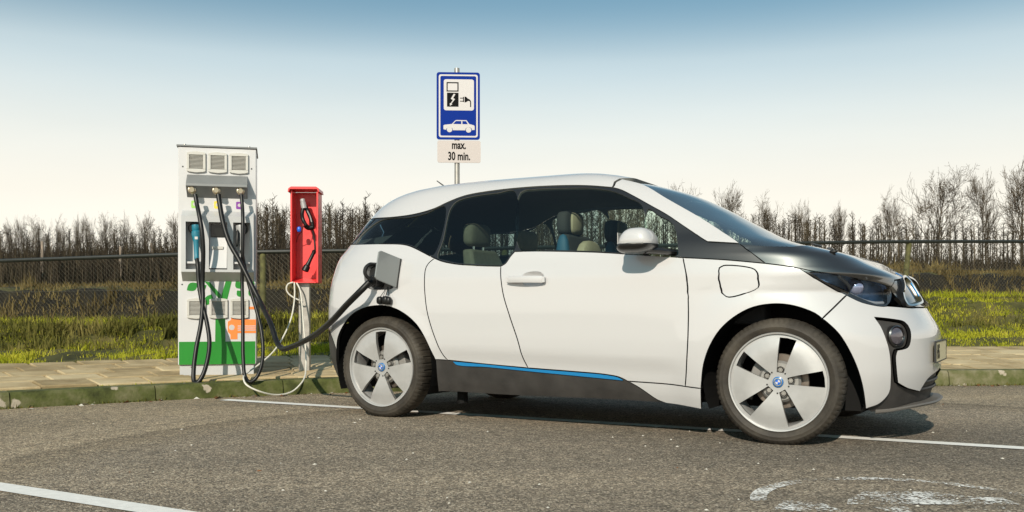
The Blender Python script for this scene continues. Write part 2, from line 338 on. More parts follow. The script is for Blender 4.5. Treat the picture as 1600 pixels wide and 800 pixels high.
def ground_z(x, y):
    pr = profile(x); d = y-float(ky(x))
    return float(np.interp(d, [p[0] for p in pr], [p[1] for p in pr]))
def make_setting():
    m = MB(); xs = np.concatenate([[-120, -60], np.arange(-30, 30.1, 0.5), [60, 120]])
    v = []; 
    for x in xs:
        y1 = float(ky(x))+0.08
        v += [(x, -60, 0), (x, min(-5, y1-20), 0), (x, y1-2 if y1 > -3 else y1-10, 0), (x, y1, 0)]
    n = len(xs); m.add(v, [(i*4+j, (i+1)*4+j, (i+1)*4+j+1, i*4+j+1) for i in range(n-1) for j in range(3)])
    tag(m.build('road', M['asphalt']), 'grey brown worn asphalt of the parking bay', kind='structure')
    # ground sheet, from the kerb to the horizon
    xs = np.concatenate([[-700, -300, -120, -60, -30], np.arange(-20, 20.1, 0.25), [30, 60, 120, 300, 700]])
    rows = []; rng = np.random.RandomState(3)
    for x in xs:
        pr = profile(float(x)); r = []
        for i, (d, z) in enumerate(pr):
            r.append((x, float(ky(x))+d, z))
            if i+1 < len(pr):
                d2, z2 = pr[i+1]
                for q in (0.25, 0.5, 0.75):
                    amp = 0.05 if 3 <= i <= 12 and abs(x) < 25 else 0
                    r.append((x, float(ky(x))+d+(d2-d)*q, z+(z2-z)*q+rng.uniform(-amp, amp)))
        rows.append(r)
    k = len(rows[0]); V = np.array([p for r in rows for p in r])
    Fc = np.array([(i*k+j, (i+1)*k+j, (i+1)*k+j+1, i*k+j+1) for i in range(len(xs)-1) for j in range(k-1)])
    g = fast_mesh('ground', V, Fc, M['soil']); g.data.materials.append(M['field']); g.data.materials.append(M['ditch_shade'])
    mi = np.array([1 if j >= 44 else (2 if 28 <= j < 41 else 0) for i in range(len(xs)-1) for j in range(k-1)], np.int32)
    g.data.polygons.foreach_set('material_index', mi); g.data.polygons.foreach_set('use_smooth', [True]*len(mi))
    tag(g, 'grassy verge, ditch, bank and field behind the pavement', kind='structure')
    # pavement: bed with single slabs, then the kerb stones
    bed = MB(); t = np.arange(-9, 14.01, 0.25); bv = []
    for x in t:
        pr = profile(float(x)); k0 = float(ky(x)); bv += [(x, k0+0.14, 0.088), (x, k0+pr[2][0], pr[2][1]-0.004+0.008)]
    bed.add(bv, [(2*i, 2*i+2, 2*i+3, 2*i+1) for i in range(len(t)-1)])
    pave = bed.build('pavement', M['joint']); tag(pave, 'beige concrete slab pavement beside the road', kind='structure')
    # arc-length table of the kerb
    xs2 = np.linspace(-9, 12, 1500); ys2 = ky(xs2); s2 = np.concatenate([[0], np.cumsum(np.hypot(np.diff(xs2), np.diff(ys2)))])
    def frame(s):
        x = float(np.interp(s, s2, xs2)); y = float(ky(x)); dx = 0.05; tx, ty = 2*dx, float(ky(x+dx)-ky(x-dx)); l = math.hypot(tx, ty)
        return x, y, tx/l, ty/l
    rr = random.Random(5); SL = 0.40
    s_lo = float(np.interp(-6.6, xs2, s2)); s_hi = float(np.interp(8.6, xs2, s2))
    for row in range(6):
        d0 = 0.175+row*SL+SL/2; fr = [frame(q) for q in np.linspace(0.3, s2[-1]-0.3, 900)]
        ox = np.array([f[0]-f[3]*d0 for f in fr]); oy = np.array([f[1]+f[2]*d0 for f in fr]); ol = np.concatenate([[0], np.cumsum(np.hypot(np.diff(ox), np.diff(oy)))])
        s = (row % 2)*SL*0.5
        while s < ol[-1]-SL:
            cx, cy = float(np.interp(s+SL/2, ol, ox)), float(np.interp(s+SL/2, ol, oy)); tx = float(np.interp(s+SL*.75, ol, ox)-np.interp(s+SL*.25, ol, ox)); ty = float(np.interp(s+SL*.75, ol, oy)-np.interp(s+SL*.25, ol, oy)); l = math.hypot(tx, ty); tx /= l; ty /= l
            if -6.4 < cx < 9.2 and cy+0.1 < float(ky(cx))+profile(cx)[2][0]+0.05:
                z = [ground_z(cx+a*tx-b*ty, cy+a*ty+b*tx) for a, b in ((-.19, -.19), (.19, -.19), (.19, .19), (-.19, .19))]
                g_ = 0.006+rr.random()*0.006; h = SL/2-g_; lift = 0.022+rr.uniform(-0.004, 0.004)
                m = MB(); vs = []
                for (a, b), zz in zip(((-h, -h), (h, -h), (h, h), (-h, h)), z): vs.append((cx+a*tx-b*ty, cy+a*ty+b*tx, zz+lift))
                c4 = 0.008
                top = [(cx+a*tx-b*ty, cy+a*ty+b*tx, zz+lift+c4) for (a, b), zz in zip(((-h+c4, -h+c4), (h-c4, -h+c4), (h-c4, h-c4), (-h+c4, h-c4)), z)]
                bot = [(p[0], p[1], p[2]-0.05) for p in vs]
                m.add(bot+vs+top, [(0,1,5,4),(1,2,6,5),(2,3,7,6),(3,0,4,7),(4,5,9,8),(5,6,10,9),(6,7,11,10),(7,4,8,11),(8,9,10,11)])
                m.build('paving_slab', M['slab'], pave)
            s += SL
    kerb = thing('kerb', None, None); tag(kerb, 'mossy concrete kerb stones along the pavement', kind='structure')
    s = s_lo-1.0; s_end = s_hi+2.5
    while s < s_end:
        Lk = 1.0; m = MB(); secs = []
        for q in np.linspace(0.004, Lk-0.004, 6):
            x, y, tx, ty = frame(s+q); top = 0.114+0.024*float(sst(-4, 4, x))
            pr2 = [(-0.02, -0.02), (-0.012, 0.05), (0.0, top-0.022), (0.02, top), (0.15, top+0.004), (0.15, -0.02)]
            secs.append([(x-ty*a, y+tx*a, b) for a, b in pr2])
        vs = [p for c in secs for p in c]; k6 = 6
        fs = [(i*k6+j, (i+1)*k6+j, (i+1)*k6+(j+1) % k6, i*k6+(j+1) % k6) for i in range(5) for j in range(k6)]
        fs += [tuple(range(5, -1, -1)), tuple(range(5*k6, 6*k6))]
        m.add(vs, [f[::-1] for f in fs]); m.build('kerb_stone', M['kerb'], kerb); s += Lk
make_setting()

def ground_strip(p, q, w, z=0.004, n=30):
    a = Vector((*p, 0)); b = Vector((*q, 0)); d = (b-a).normalized(); nn = Vector((-d.y, d.x, 0))*(w/2)
    vs = []
    for i in range(n+1):
        c = a+(b-a)*(i/n); vs += [(c-nn)[:2]+(z,), (c+nn)[:2]+(z,)]
    return vs, [(2*i, 2*i+2, 2*i+3, 2*i+1) for i in range(n)]
m = MB(); m.add(*ground_strip((-2.23, 7.39), (4.2, 3.95), 0.105))
tag(m.build('road_marking', M['line']), 'thin white bay line running under the car', kind='structure')
m = MB(); m.add(*ground_strip((-3.14, 4.41), (0.51, 2.32), 0.106))
tag(m.build('road_marking', M['line']), 'bold white bay line in the left foreground', kind='structure')
m = MB(); ring = []
for i in range(61):
    a = R(-20+i*3.2); ring += [(1.33+0.50*math.cos(a), 3.42+0.50*math.sin(a), 0.004), (1.33+0.56*math.cos(a), 3.42+0.56*math.sin(a), 0.004)]
m.add(ring, [(2*i, 2*i+1, 2*i+3, 2*i+2) for i in range(60)])
def icon(pts):
    m.add([(x, y, 0.0045) for x, y in pts], [tuple(range(len(pts)))])
icon([(1.14, 3.52), (1.25, 3.66), (1.50, 3.66), (1.62, 3.56), (1.72, 3.54), (1.72, 3.42), (1.10, 3.42)])     # worn car picture in the ring
icon([(1.18, 3.38), (1.30, 3.38), (1.28, 3.28), (1.20, 3.28)]); icon([(1.52, 3.38), (1.64, 3.38), (1.62, 3.28), (1.54, 3.28)])
icon([(0.90, 3.50), (1.02, 3.44), (1.05, 3.30), (0.80, 3.32)])
m.v = [(x+0.10, y, z) for x, y, z in m.v]
tag(m.build('road_marking', M['worn']), 'worn white round symbol painted on the asphalt', kind='structure')
# loose bits on the asphalt
m = MB(); rr = random.Random(12)
for i in range(80):
    y = 3.0+rr.random()**1.2*4.6; x = rr.uniform(-0.55, 0.55)*y
    if y > float(ky(x))-0.1: continue
    s = rr.uniform(0.003, 0.008)*(1.5 if rr.random() < 0.1 else 1); a = rr.random()*6.3
    m.mi = 1 if rr.random() < 0.12 else 0
    c, d = math.cos(a)*s, math.sin(a)*s
    m.add([(x-c*1.6, y-d*1.6, 0.001), (x+d, y-c, 0.001), (x+c*1.6, y+d*1.6, 0.001), (x-d, y+c, 0.001), (x, y, 0.004+s*0.3)], [(0,1,4),(1,2,4),(2,3,4),(3,0,4)])
for i in range(160):                                                    # leaves and grit along the kerb foot
    x = rr.uniform(-5.0, 5.5); y = float(ky(x))-rr.random()**2*0.16-0.03; s = rr.uniform(0.006, 0.02); a = rr.random()*6.3
    m.mi = 1 if rr.random() < 0.6 else 0; c, d = math.cos(a)*s, math.sin(a)*s
    m.add([(x-c*1.6, y-d*1.6, 0.002), (x+d, y-c, 0.004+s*rr.random()), (x+c*1.6, y+d*1.6, 0.003), (x-d, y+c, 0.003+s*rr.random())], [(0,1,2),(0,2,3)])
tag(m.build('road_litter', [M['litter'], M['leaf']]), 'pale grit and dead leaves scattered on the asphalt', 'litter', kind='stuff')

# ------------------------------------------------------------------ grass
def blades(n, place, h0, h1, w, lean, rng):
    """n blades of 2 triangles each: returns verts, faces"""
    P = place(n, rng); n = len(P); h = rng.uniform(h0, h1, n)*(0.7+0.6*rng.rand(n)); a = rng.rand(n)*6.283; l = rng.rand(n)*lean
    d = np.stack([np.cos(a), np.sin(a), 0*a], 1); b = rng.rand(n)*6.283; e = np.stack([np.cos(b), np.sin(b), 0*b], 1)
    base = P.copy(); base[:, 2] -= 0.02
    mid = base+np.array([0, 0, 1])*(h*0.6)[:, None]+e*(h*l*0.35)[:, None]; tip = base+np.array([0, 0, 1])*h[:, None]*(1-0.3*l[:, None])+e*(h*l)[:, None]
    W = (w*(0.6+0.8*rng.rand(n)))[:, None]
    V = np.stack([base-d*W, base+d*W, mid+d*W*0.7, mid-d*W*0.7, tip], 1).reshape(-1, 3); i = np.arange(n)*5
    Fc = np.concatenate([np.stack([i, i+1, i+2], 1), np.stack([i, i+2, i+3], 1), np.stack([i+3, i+2, i+4], 1)])
    return V, Fc
from mathutils import noise as mnoise
def patchy(P, thr, sc, rng):
    v = np.array([mnoise.noise((p[0]*sc, p[1]*sc*1.6, 3.1)) for p in P]); return P[v+rng.uniform(-.25, .25, len(P)) > thr]
def band(d0, d1, xa, xb, clump=0.0, from_fence=False, seed=0, thr=None, sc=1.3):
    """random points between two distances behind the pavement edge (0..1 = pavement edge to fence) or behind the fence (metres)"""
    def f(n, rng):
        x = rng.uniform(xa, xb, n)
        if clump:
            cxs = rng.uniform(xa, xb, max(3, int((xb-xa)*clump))); x = cxs[rng.randint(len(cxs), size=n)]+rng.normal(0, 0.16, n)
            cts = rng.rand(len(cxs)); 
        t = rng.uniform(d0, d1, n); P = np.zeros((n, 3))
        if clump: 
            cd = rng.uniform(d0, d1, len(cxs)); t = cd[np.searchsorted(np.sort(cxs), x) % len(cxs)]+rng.normal(0, (d1-d0)*0.08, n)
        for i in range(n):
            k = float(ky(x[i])); fy = FENCE_Y(x[i]); pe = k+profile_cache(x[i])[2][0]+0.03
            y = (fy+t[i]) if from_fence else pe+(fy-pe)*t[i]
            P[i] = (x[i], y, np.interp(y-k, PC_D(x[i]), PC_Z(x[i])))
        return P if thr is None else patchy(P, thr, sc, rng)
    return f
_pc = {}
def profile_cache(x):
    q = round(float(x), 1)
    if q not in _pc: _pc[q] = profile(q)
    return _pc[q]
def PC_D(x): return [p[0] for p in profile_cache(x)]
def PC_Z(x): return [p[1] for p in profile_cache(x)]
def join_sets(sets):
    V, Fc, b = [], [], 0
    for v, f in sets: V.append(v); Fc.append(f+b); b += len(v)
    return np.concatenate(V), np.concatenate(Fc)
rng = np.random.RandomState(21)
sets = [blades(26000, band(0.0, 0.6, -7.5, 0, thr=-.22), 0.025, 0.07, 0.0045, 1.2, rng), blades(52000, band(0.0, 0.97, 0, 9.5, thr=-.18), 0.025, 0.075, 0.0050, 1.2, rng),
        blades(14000, band(0.0, 0.6, -7.5, 9.5, clump=4), 0.04, 0.10, 0.005, 1.0, rng),
        blades(900, band(-0.02, 0.03, -7.5, 9.5), 0.04, 0.09, 0.004, 1.2, rng),
        blades(22000, band(0.78, 1.12, -7.5, 9.5, thr=-.1, sc=.8), 0.05, 0.16, 0.006, 1.0, rng)]
V, Fc = join_sets(sets); tag(fast_mesh('verge_grass', V, Fc, M['grass']), 'short green grass on the verge behind the pavement', 'grass', kind='stuff')
sets = [blades(14000, band(0.34, 0.84, -8.0, -0.5, thr=.0, sc=1.0), 0.08, 0.20, 0.007, 0.9, rng), blades(6000, band(0.3, 0.9, -0.5, 9.5, thr=.12, sc=.9), 0.05, 0.14, 0.007, 0.9, rng),
        blades(3500, band(0.42, 0.7, -8.0, -0.5, clump=2), 0.12, 0.26, 0.008, 0.8, rng), blades(2600, band(0.35, 0.8, -0.5, 9.5, clump=1.5), 0.06, 0.16, 0.007, 0.9, rng)]
V, Fc = join_sets(sets)
tag(fast_mesh('rough_grass', V, Fc, M['rough']), 'long rough dark grass below the fence', 'grass', kind='stuff')
sets = [blades(32000, band(4.6, 8.2, -10, 16, from_fence=True, thr=-.05, sc=.7), 0.06, 0.17, 0.010, 0.9, rng),
        blades(5000, band(4.3, 6.6, -10, 16, clump=1.6, from_fence=True), 0.12, 0.36, 0.010, 0.8, rng),
        blades(2500, band(0.1, 0.6, -10, 13, from_fence=True), 0.10, 0.3, 0.008, 0.9, rng),
        blades(5000, band(6.5, 9, -17, 24, from_fence=True), 0.05, 0.2, 0.012, 1.0, rng)]
V, Fc = join_sets(sets); tag(fast_mesh('dry_grass', V, Fc, M['dry']), 'brown dry grass and brush on the ditch bank', 'grass', kind='stuff')

# ------------------------------------------------------------------ fence
fence = thing('wire_fence', 'dark green chain link fence with a tubular top rail behind the verge', 'fence', (0, 13, 0))
FX = np.arange(-12, 19.01, 0.5); FPTS = []
def rail_z(x): return float(np.interp(x, [-12, -7, -3.3, -0.6, 5.7, 7.9, 19], [1.33, 1.375, 1.46, 1.51, 1.735, 1.79, 2.05]))
for x in FX: FPTS.append((x, FENCE_Y(x)-13, rail_z(x)))
MB().tube(FPTS, 0.026, 8).build('top_rail', M['rail'], fence, smooth=True)
for x, lean in ((-9.6, 0), (-3.30, 0.0), (-0.1, 0), (3.0, 0), (6.15, 0.10), (9.3, 0), (12.4, 0)):
    y = FENCE_Y(x)-13; z0 = ground_z(x, FENCE_Y(x))
    MB().tube([(x-lean, y+0.03, z0-0.1), (x, y+0.03, rail_z(x)-0.01)], 0.042, 10).build('post', M['post'], fence, smooth=True)
m = MB(); cell = 0.062; x = -11.5
while x < 18:
    for s in (1, -1):
        z0 = ground_z(x, FENCE_Y(x))+0.01; z1 = rail_z(x)-0.02; h = z1-z0
        p = [(x, FENCE_Y(x)-13, z0), (x+s*h*0.5, FENCE_Y(x+s*h*0.5)-13, z0+h*0.5+0.0), (x+s*h, FENCE_Y(x+s*h)-13, rail_z(x+s*h)-0.02)]
        m.tube(p, 0.0011, 3, cap=False)
    x += cell
for q in (0.06, 0.5):
    m.tube([(xx, FENCE_Y(xx)-13+0.004, ground_z(xx, FENCE_Y(xx))*(1-q)+rail_z(xx)*q) for xx in FX], 0.003, 3, cap=False)
o = m.build('wire_mesh', M['wire'], fence); o['kind'] = 'stuff'

# ------------------------------------------------------------------ bare trees
def grow(mb, p, d, length, r, level, maxlevel, rr, up, spread, nchild, twig):
    nseg = 4 if level < 2 else (3 if level < maxlevel else 2); pts = [p.copy()]; rs = [r]; q = p.copy(); dd = d.copy()
    for i in range(nseg):
        dd = (dd+Vector((rr.uniform(-1, 1), rr.uniform(-1, 1), rr.uniform(-0.5, 0.5)))*0.13+Vector((0, 0, up))).normalized()
        q = q+dd*(length/nseg); pts.append(q.copy()); rs.append(max(twig, r*(1-0.75*(i+1)/nseg)))
    mb[0 if level == 0 else 1].tube(pts, rs, 6 if level == 0 else (4 if level == 1 else 3), cap=False)
    if level >= maxlevel: return
    nc = nchild[level]
    for i in range(nc):
        t = (0.32+0.68*(i+rr.random())/nc) if level == 0 else (0.2+0.8*(i+rr.random())/nc)
        k = min(nseg-1, int(t*nseg)); fr = t*nseg-k; b = pts[k].lerp(pts[k+1], min(1, fr))
        az = rr.random()*6.283; axis = (pts[k+1]-pts[k]).normalized(); side = axis.cross(Vector((math.cos(az), math.sin(az), 0.31))).normalized()
        a = R(rr.uniform(spread*0.6, spread*1.2)); nd = (axis*math.cos(a)+side*math.sin(a)).normalized()
        ln = length*(rr.uniform(0.38, 0.62) if level == 0 else rr.uniform(0.42, 0.7))*(1.15-0.45*t if level == 0 else 1)
        grow(mb, b, nd, ln, max(twig, r*(1-0.75*t)*0.6), level+1, maxlevel, rr, up, spread, nchild, twig)
def tree_meshes(seed, h, r, spread, nchild, twig, up=0.10):
    mb = (MB(), MB()); rr = random.Random(seed)
    grow(mb, Vector((0, 0, -0.2)), Vector((0, 0, 1)), h*0.86, r, 0, len(nchild), rr, up, spread, nchild, twig)
    out = []; zmax = max(v[2] for v in mb[1].v)
    for nm, b in zip(('trunk', 'crown'), mb):
        me = bpy.data.meshes.new(nm); k = 8.0/zmax; me.from_pydata([(x*k, y*k, z*k) for x, y, z in b.v], [], b.f); me.materials.append(M['bark']); out.append(me)
    return out
TREES = [tree_meshes(s, 8.0, 0.15, sp, nc, 0.0125, up) for s, sp, nc, up in ((1, 40, (12, 7, 5, 3), 0.09), (2, 48, (13, 7, 5, 3), 0.06), (3, 37, (11, 8, 5, 3), 0.10), (4, 46, (12, 7, 5, 3), 0.05))]
def at(u, v, y): return ((u-800)/1491*y, y, 0.704+(483-v)/1491*y)
def place_tree(u, vtop, y, kind, label, group, rz, wide=1.0, name='bare_tree'):
    x, _, zt = at(u, vtop, y); zg = ground_z(x, y); t = thing(name, label, 'tree', (x, y, zg), rz, group)
    s = (zt-zg)/8.0; t.scale = (s*wide, s*wide, s)
    for me in TREES[kind]: link(bpy.data.objects.new(me.name, me), t)
LEFT = [(14, 337, 0, 0.41, 'leftmost bare tree of the line on the left edge of the field'), (36, 335, 2, 0.41, 'second bare tree from the left edge of the field, slim crown'),
        (66, 333, 1, 0.50, 'dark rounded bare tree, third from the left edge'), (93, 331, 3, 0.41, 'bare tree with ragged crown, fourth from the left edge'),
        (121, 331, 2, 0.41, 'bare tree in the middle of the left tree line, narrow crown'), (139, 330, 0, 0.41, 'bare tree right of the middle of the left tree line'),
        (168, 327, 1, 0.47, 'broad dark bare tree, fourth before the charging station'), (193, 327, 3, 0.41, 'bare tree with forked crown, second last before the charging station'),
        (222, 326, 0, 0.52, 'last round bare tree of the left line before the charging station')]
for i, (u, v, k, w, lab) in enumerate(LEFT): place_tree(u, v, 58+(i % 3)*1.5, k, lab, 'line of bare trees at the left', i*1.3, w)
MID = [(277, 328, 40, 2, 0.5, 'sparse young tree half hidden behind the charging station'), (408, 312, 38, 2, 0.5, 'slender bare tree just right of the charging station'),
       (425, 318, 41, 0, 0.5, 'thin bare tree between charging station and red box'), (443, 316, 39, 3, 0.45, 'upright bare tree just left of the red box'),
       (484, 330, 40, 0, 0.45, 'low bare tree behind the red box'), (514, 318, 39, 2, 0.5, 'slender bare tree right of the red box'), (540, 322, 42, 1, 0.5, 'bare tree between red box and the rear of the car'),
       (568, 315, 44, 3, 0.6, 'round topped bare tree by the rear roof of the car'), (607, 313, 50, 1, 0.55, 'small bare tree top peeping over the rear roof of the car'),
       (846, 318, 40, 1, 0.6, 'bare tree seen through the front side window of the car'), (958, 300, 40, 2, 0.7, 'bare tree seen through the window in front of the seat'),
       (640, 318, 44, 0, 0.6, 'bare tree seen through the rear quarter window'), (1000, 305, 43, 0, 0.7, 'bare tree seen through the window above the mirror')]
for i, (u, v, y, k, w, lab) in enumerate(MID): place_tree(u, v, y, k, lab, 'bare trees behind the fence', i*2.1+0.4, w)
RIGHT = [(1065, 277, 60, 1, 0.54, 'bare tree whose top rises over the windscreen'), (1136, 281, 62, 0, 0.61, 'bare tree behind the lower windscreen, first right of its top'),
         (1196, 294, 60, 3, 0.58, 'bare tree above the base of the windscreen'), (1256, 308, 60, 2, 0.51, 'small bare tree above the middle of the bonnet'),
         (1316, 311, 58, 0, 0.45, 'small pale bare tree above the front of the bonnet'), (1388, 287, 56, 3, 0.51, 'mid sized bare tree left of the broad tallest one'),
         (1458, 256, 52, 1, 0.74, 'broad round bare tree above the nose of the car'), (1541, 259, 50, 2, 0.58, 'tall bare tree second from the right edge'),
         (1596, 243, 48, 0, 0.70, 'tallest bare tree cut by the right edge')]
for i, (u, v, y, k, w, lab) in enumerate(RIGHT): place_tree(u, v, y, k, lab, 'bare trees on the right', i*1.7+0.9, w)

# ------------------------------------------------------------------ orchard of slim trained trees
def slim_tree(seed, h):
    m = MB(); rr = random.Random(seed); q = Vector((0, 0, -0.1)); pts = [q]; 
    for i in range(4): q = q+Vector((rr.uniform(-.05, .05), rr.uniform(-.05, .05), (h+0.1)/4)); pts.append(q)
    m.tube(pts, [0.040, 0.034, 0.028, 0.020, 0.010], 5, cap=False)
    for i in range(30):
        t = 0.22+0.78*(i+rr.random())/30; k = min(3, int(t*4)); b = pts[k].lerp(pts[k+1], t*4-k); a = rr.random()*6.283
        l = rr.uniform(0.16, 0.52)*(1.15-0.6*t); d = Vector((math.cos(a), math.sin(a), rr.uniform(0.1, 1.1))).normalized(); e = b+d*l*0.55; f = e+(d+Vector((0, 0, 0.6))).normalized()*l*0.6
        m.tube([b, e, f], [0.015, 0.011, 0.006], 3, cap=False)
        for j in range(2):
            g = b.lerp(f, rr.uniform(0.3, 0.9)); m.tube([g, g+Vector((rr.uniform(-1, 1), rr.uniform(-1, 1), rr.uniform(0.3, 1.5)))*0.16], [0.009, 0.005], 3, cap=False)
    return m
SLIM = []
for s in range(4):
    b = slim_tree(40+s, 2.75+0.12*s); me = bpy.data.meshes.new('slim_tree'); me.from_pydata(b.v, [], b.f); me.materials.append(M['sapling']); SLIM.append(me)
spots = []; rr = random.Random(77); dr = Vector((0.80, 0.60)); nr = Vector((-0.60, 0.80))
for row in range(0, 34):
    for k in range(-80, 120):
        p = Vector((-14, 20.5))+nr*(row*1.9-14)+dr*(k*0.72); x, y = p.x+rr.uniform(-.08, .08), p.y+rr.uniform(-.08, .08)
        edge = FENCE_Y(x)+7.2+4.5*float(sst(-12, -6, x))*(1-float(sst(-6, 1, x)))+1.5*float(sst(-2, 8, x))
        if y < edge or y > 46: continue
        u = 800+1491*x/y
        if -40 < u < 1640: hs = (0.35+0.0096*(y-20))*(1.0+0.55*float(sst(290, 400, u))*(1-float(sst(900, 1150, u)))+0.16*float(sst(900, 1150, u))); spots.append((y, x, rr.randrange(4), rr.random()*6.28, hs*rr.uniform(0.86, 1.14)))
spots.sort()
NEAR, REST = spots[:290], spots[290:]
for i, (y, x, k, a, s) in enumerate(NEAR):
    o = bpy.data.objects.new('slim_tree', SLIM[k]); link(o); o.location = (x, y, ground_z(x, y)); o.rotation_euler = (0, 0, a); o.scale = (s, s, s)
    tag(o, 'slim leafless orchard tree standing in a row behind the ditch', 'tree', 'slim orchard trees in rows')
VS = [np.array([tuple(v.co) for v in me.vertices]) for me in SLIM]; FS = [np.array([tuple(p.vertices) for p in me.polygons]) for me in SLIM]
sets = []
for y, x, k, a, s in REST[:700]:
    c, sn = math.cos(a), math.sin(a); q = VS[k]*s; sets.append((np.stack([q[:, 0]*c-q[:, 1]*sn+x, q[:, 0]*sn+q[:, 1]*c+y, q[:, 2]+ground_z(x, y)], 1), FS[k]))
V, Fc = join_sets(sets); tag(fast_mesh('orchard', V, Fc, M['sapling']), 'far rows of slim leafless orchard trees', 'orchard', kind='stuff')
# thicket of thin shoots behind the orchard
sets = [blades(26000, band(10, 30, -24, -3.5, from_fence=True), 0.35, 1.25, 0.014, 0.35, rng), blades(14000, band(9, 32, -3.5, 26, from_fence=True), 0.2, 0.75, 0.018, 0.35, rng)]
V, Fc = join_sets(sets); tag(fast_mesh('thicket', V, Fc, M['shoots']), 'dense brown thicket of shoots behind the orchard', 'thicket', kind='stuff')
for u, v0, v1, y, lab in ((66, 377, 403, 26, 'pale pinkish stake among the orchard trees at the left'), (237, 380, 398, 30, 'thin pale stake at the right end of the left orchard'), (188, 385, 405, 27, 'pale stake in the middle of the left orchard')):
    x = (u-800)/1491*y; z0 = ground_z(x, y); z1 = 0.704+(483-v0)/1491*y
    o = MB().tube([(0, 0, -0.2), (0, 0, z1-z0)], 0.035, 6).build('stake', M['stake']); o.location = (x, y, z0); tag(o, lab, 'stake')

# ------------------------------------------------------------------ charging station
CH_YAW = R(14); CH_O = Vector((-2.800, 8.00, 0.132))      # left bottom corner of the front
U = 0.00541                                               # metres per picture unit on the front face
CHARGER = thing('charging_station', 'tall white charging station with green tree print, three cables and six vents', 'charging station', CH_O, CH_YAW)
def cx_(px): return (px-283)*U
def cz_(py): return (590-py)*U
Wd, Ht = cx_(400), cz_(232)
ch = CHARGER
MB().box(0.0, Wd, 0.0, 0.52, cz_(571), Ht).build('cabinet', M['white'], ch, bevel=0.006)
MB().box(0.012, Wd-0.02, 0.018, 0.50, -0.03, cz_(571)-0.002).build('plinth', M['lightgrey'], ch, bevel=0.003)
MB().box(-0.012, Wd+0.008, -0.012, 0.53, Ht+0.001, Ht+0.016).build('top_cap', M['midgrey'], ch, bevel=0.003)
for x in (0.05, Wd-0.06):
    MB().lathe([(0, 0.012), (0.012, 0.010), (0.014, 0)], 10, 'z', (x, 0.03, Ht+0.016)).build('lifting_bolt', M['steel'], ch, smooth=True)
MB().box(0.008, Wd-0.008, -0.0025, -0.0005, cz_(570.5), cz_(535)).build('green_band', M['green'], ch)
def vent(x0, x1, y0, y1, nm='vent'):
    a, b, c, d = cx_(x0), cx_(x1), cz_(y1), cz_(y0); m = MB(); w = b-a; h = d-c; bulge = 0.006
    def rr_(k, z): return [(a+k, z)]
    # frame: four bars with a bulging top and bottom
    fr = 0.024
    top = [(a, d-fr), (b, d-fr), (b, d-0.006), (b-0.02, d), ((a+b)/2, d+bulge), (a+0.02, d), (a, d-0.006)]
    bot = [(a, c+fr), (a, c+0.006), (a+0.02, c), ((a+b)/2, c-bulge), (b-0.02, c), (b, c+0.006), (b, c+fr)]
    m.prism(top, -0.020, 0.0); m.prism(bot, -0.020, 0.0); m.box(a, a+fr-0.004, -0.020, 0, c+fr, d-fr); m.box(b-fr+0.004, b, -0.020, 0, c+fr, d-fr)
    v = m.build(nm, M['offwhite'], ch, bevel=0.003)
    s = MB(); n = 11
    for i in range(n):
        z = c+fr+(h-2*fr)*(i+0.5)/n; q = (h-2*fr)/n
        s.add([(a+fr-.006, -0.017, z-q*0.42), (b-fr+.006, -0.017, z-q*0.42), (b-fr+.006, -0.004, z+q*0.28), (a+fr-.006, -0.004, z+q*0.28),
               (a+fr-.006, -0.015, z-q*0.48), (b-fr+.006, -0.015, z-q*0.48), (b-fr+.006, -0.003, z+q*0.12), (a+fr-.006, -0.003, z+q*0.12)], [(0,1,2,3),(7,6,5,4),(0,4,5,1)])
    o = s.build('slats', M['offwhite'], v); o['kind'] = 'stuff'
    MB().box(a+fr-.006, b-fr+.006, -0.0022, -0.0008, c+fr, d-fr).build('filter', M['offwhite'], v)
for a, b in ((296, 324), (328, 356), (359.5, 388)): vent(a, b, 240, 271)
for a, b in ((296.5, 324), (329.5, 357), (361, 388.5)): vent(a, b, 468, 498.5)
# grey cable hood: a wedge over the three outlets
hx0, hx1 = cx_(296.3), cx_(387); hz0, hz1, hzm = cz_(310.5), cz_(275), cz_(291.5)
m = MB(); m.add([(hx0, 0, hz1), (hx1, 0, hz1), (hx1, -0.125, hzm), (hx0, -0.125, hzm), (hx0, 0, hz0), (hx1, 0, hz0), (hx0, -0.128, hzm-0.02), (hx1, -0.128, hzm-0.02)],
               [(3, 2, 1, 0), (6, 7, 2, 3), (4, 5, 7, 6), (1, 2, 7, 5), (4, 6, 3, 0)])
m.build('cable_hood', M['midgrey'], ch, bevel=0.002)
OUTS = [(305.0, 301), (341.0, 301), (377.0, 301)]
for px, py in OUTS:
    c = (cx_(px), -0.075, cz_(py)); g = MB()
    g.lathe([(0, -0.055), (0.020, -0.055), (0.024, -0.045), (0.024, -0.030), (0.032, -0.028), (0.034, -0.006), (0.030, 0.02), (0.030, 0.05)], 14, 'y', c)
    g.build('cable_gland', M['brass'], ch, smooth=True, angle=30)
def disc(px, py, r, n=20, sy=1.0, rot=0.0):
    return [(px+r*math.cos(2*math.pi*i/n)*math.cos(rot)-r*sy*math.sin(2*math.pi*i/n)*math.sin(rot), py+r*math.cos(2*math.pi*i/n)*math.sin(rot)+r*sy*math.sin(2*math.pi*i/n)*math.cos(rot)) for i in range(n)]
def print_on(name, polys, mat, parent, y=-0.0022, label=None):
    """flat foil stuck on the cabinet front, polygons in picture units"""
    m = MB()
    for i, p in enumerate(polys): m.prism([(cx_(a), cz_(b)) for a, b in p], y-0.0004*(i % 3), 0.0)
    o = m.build(name, mat, parent)
    if label: o['label'] = label
    return o
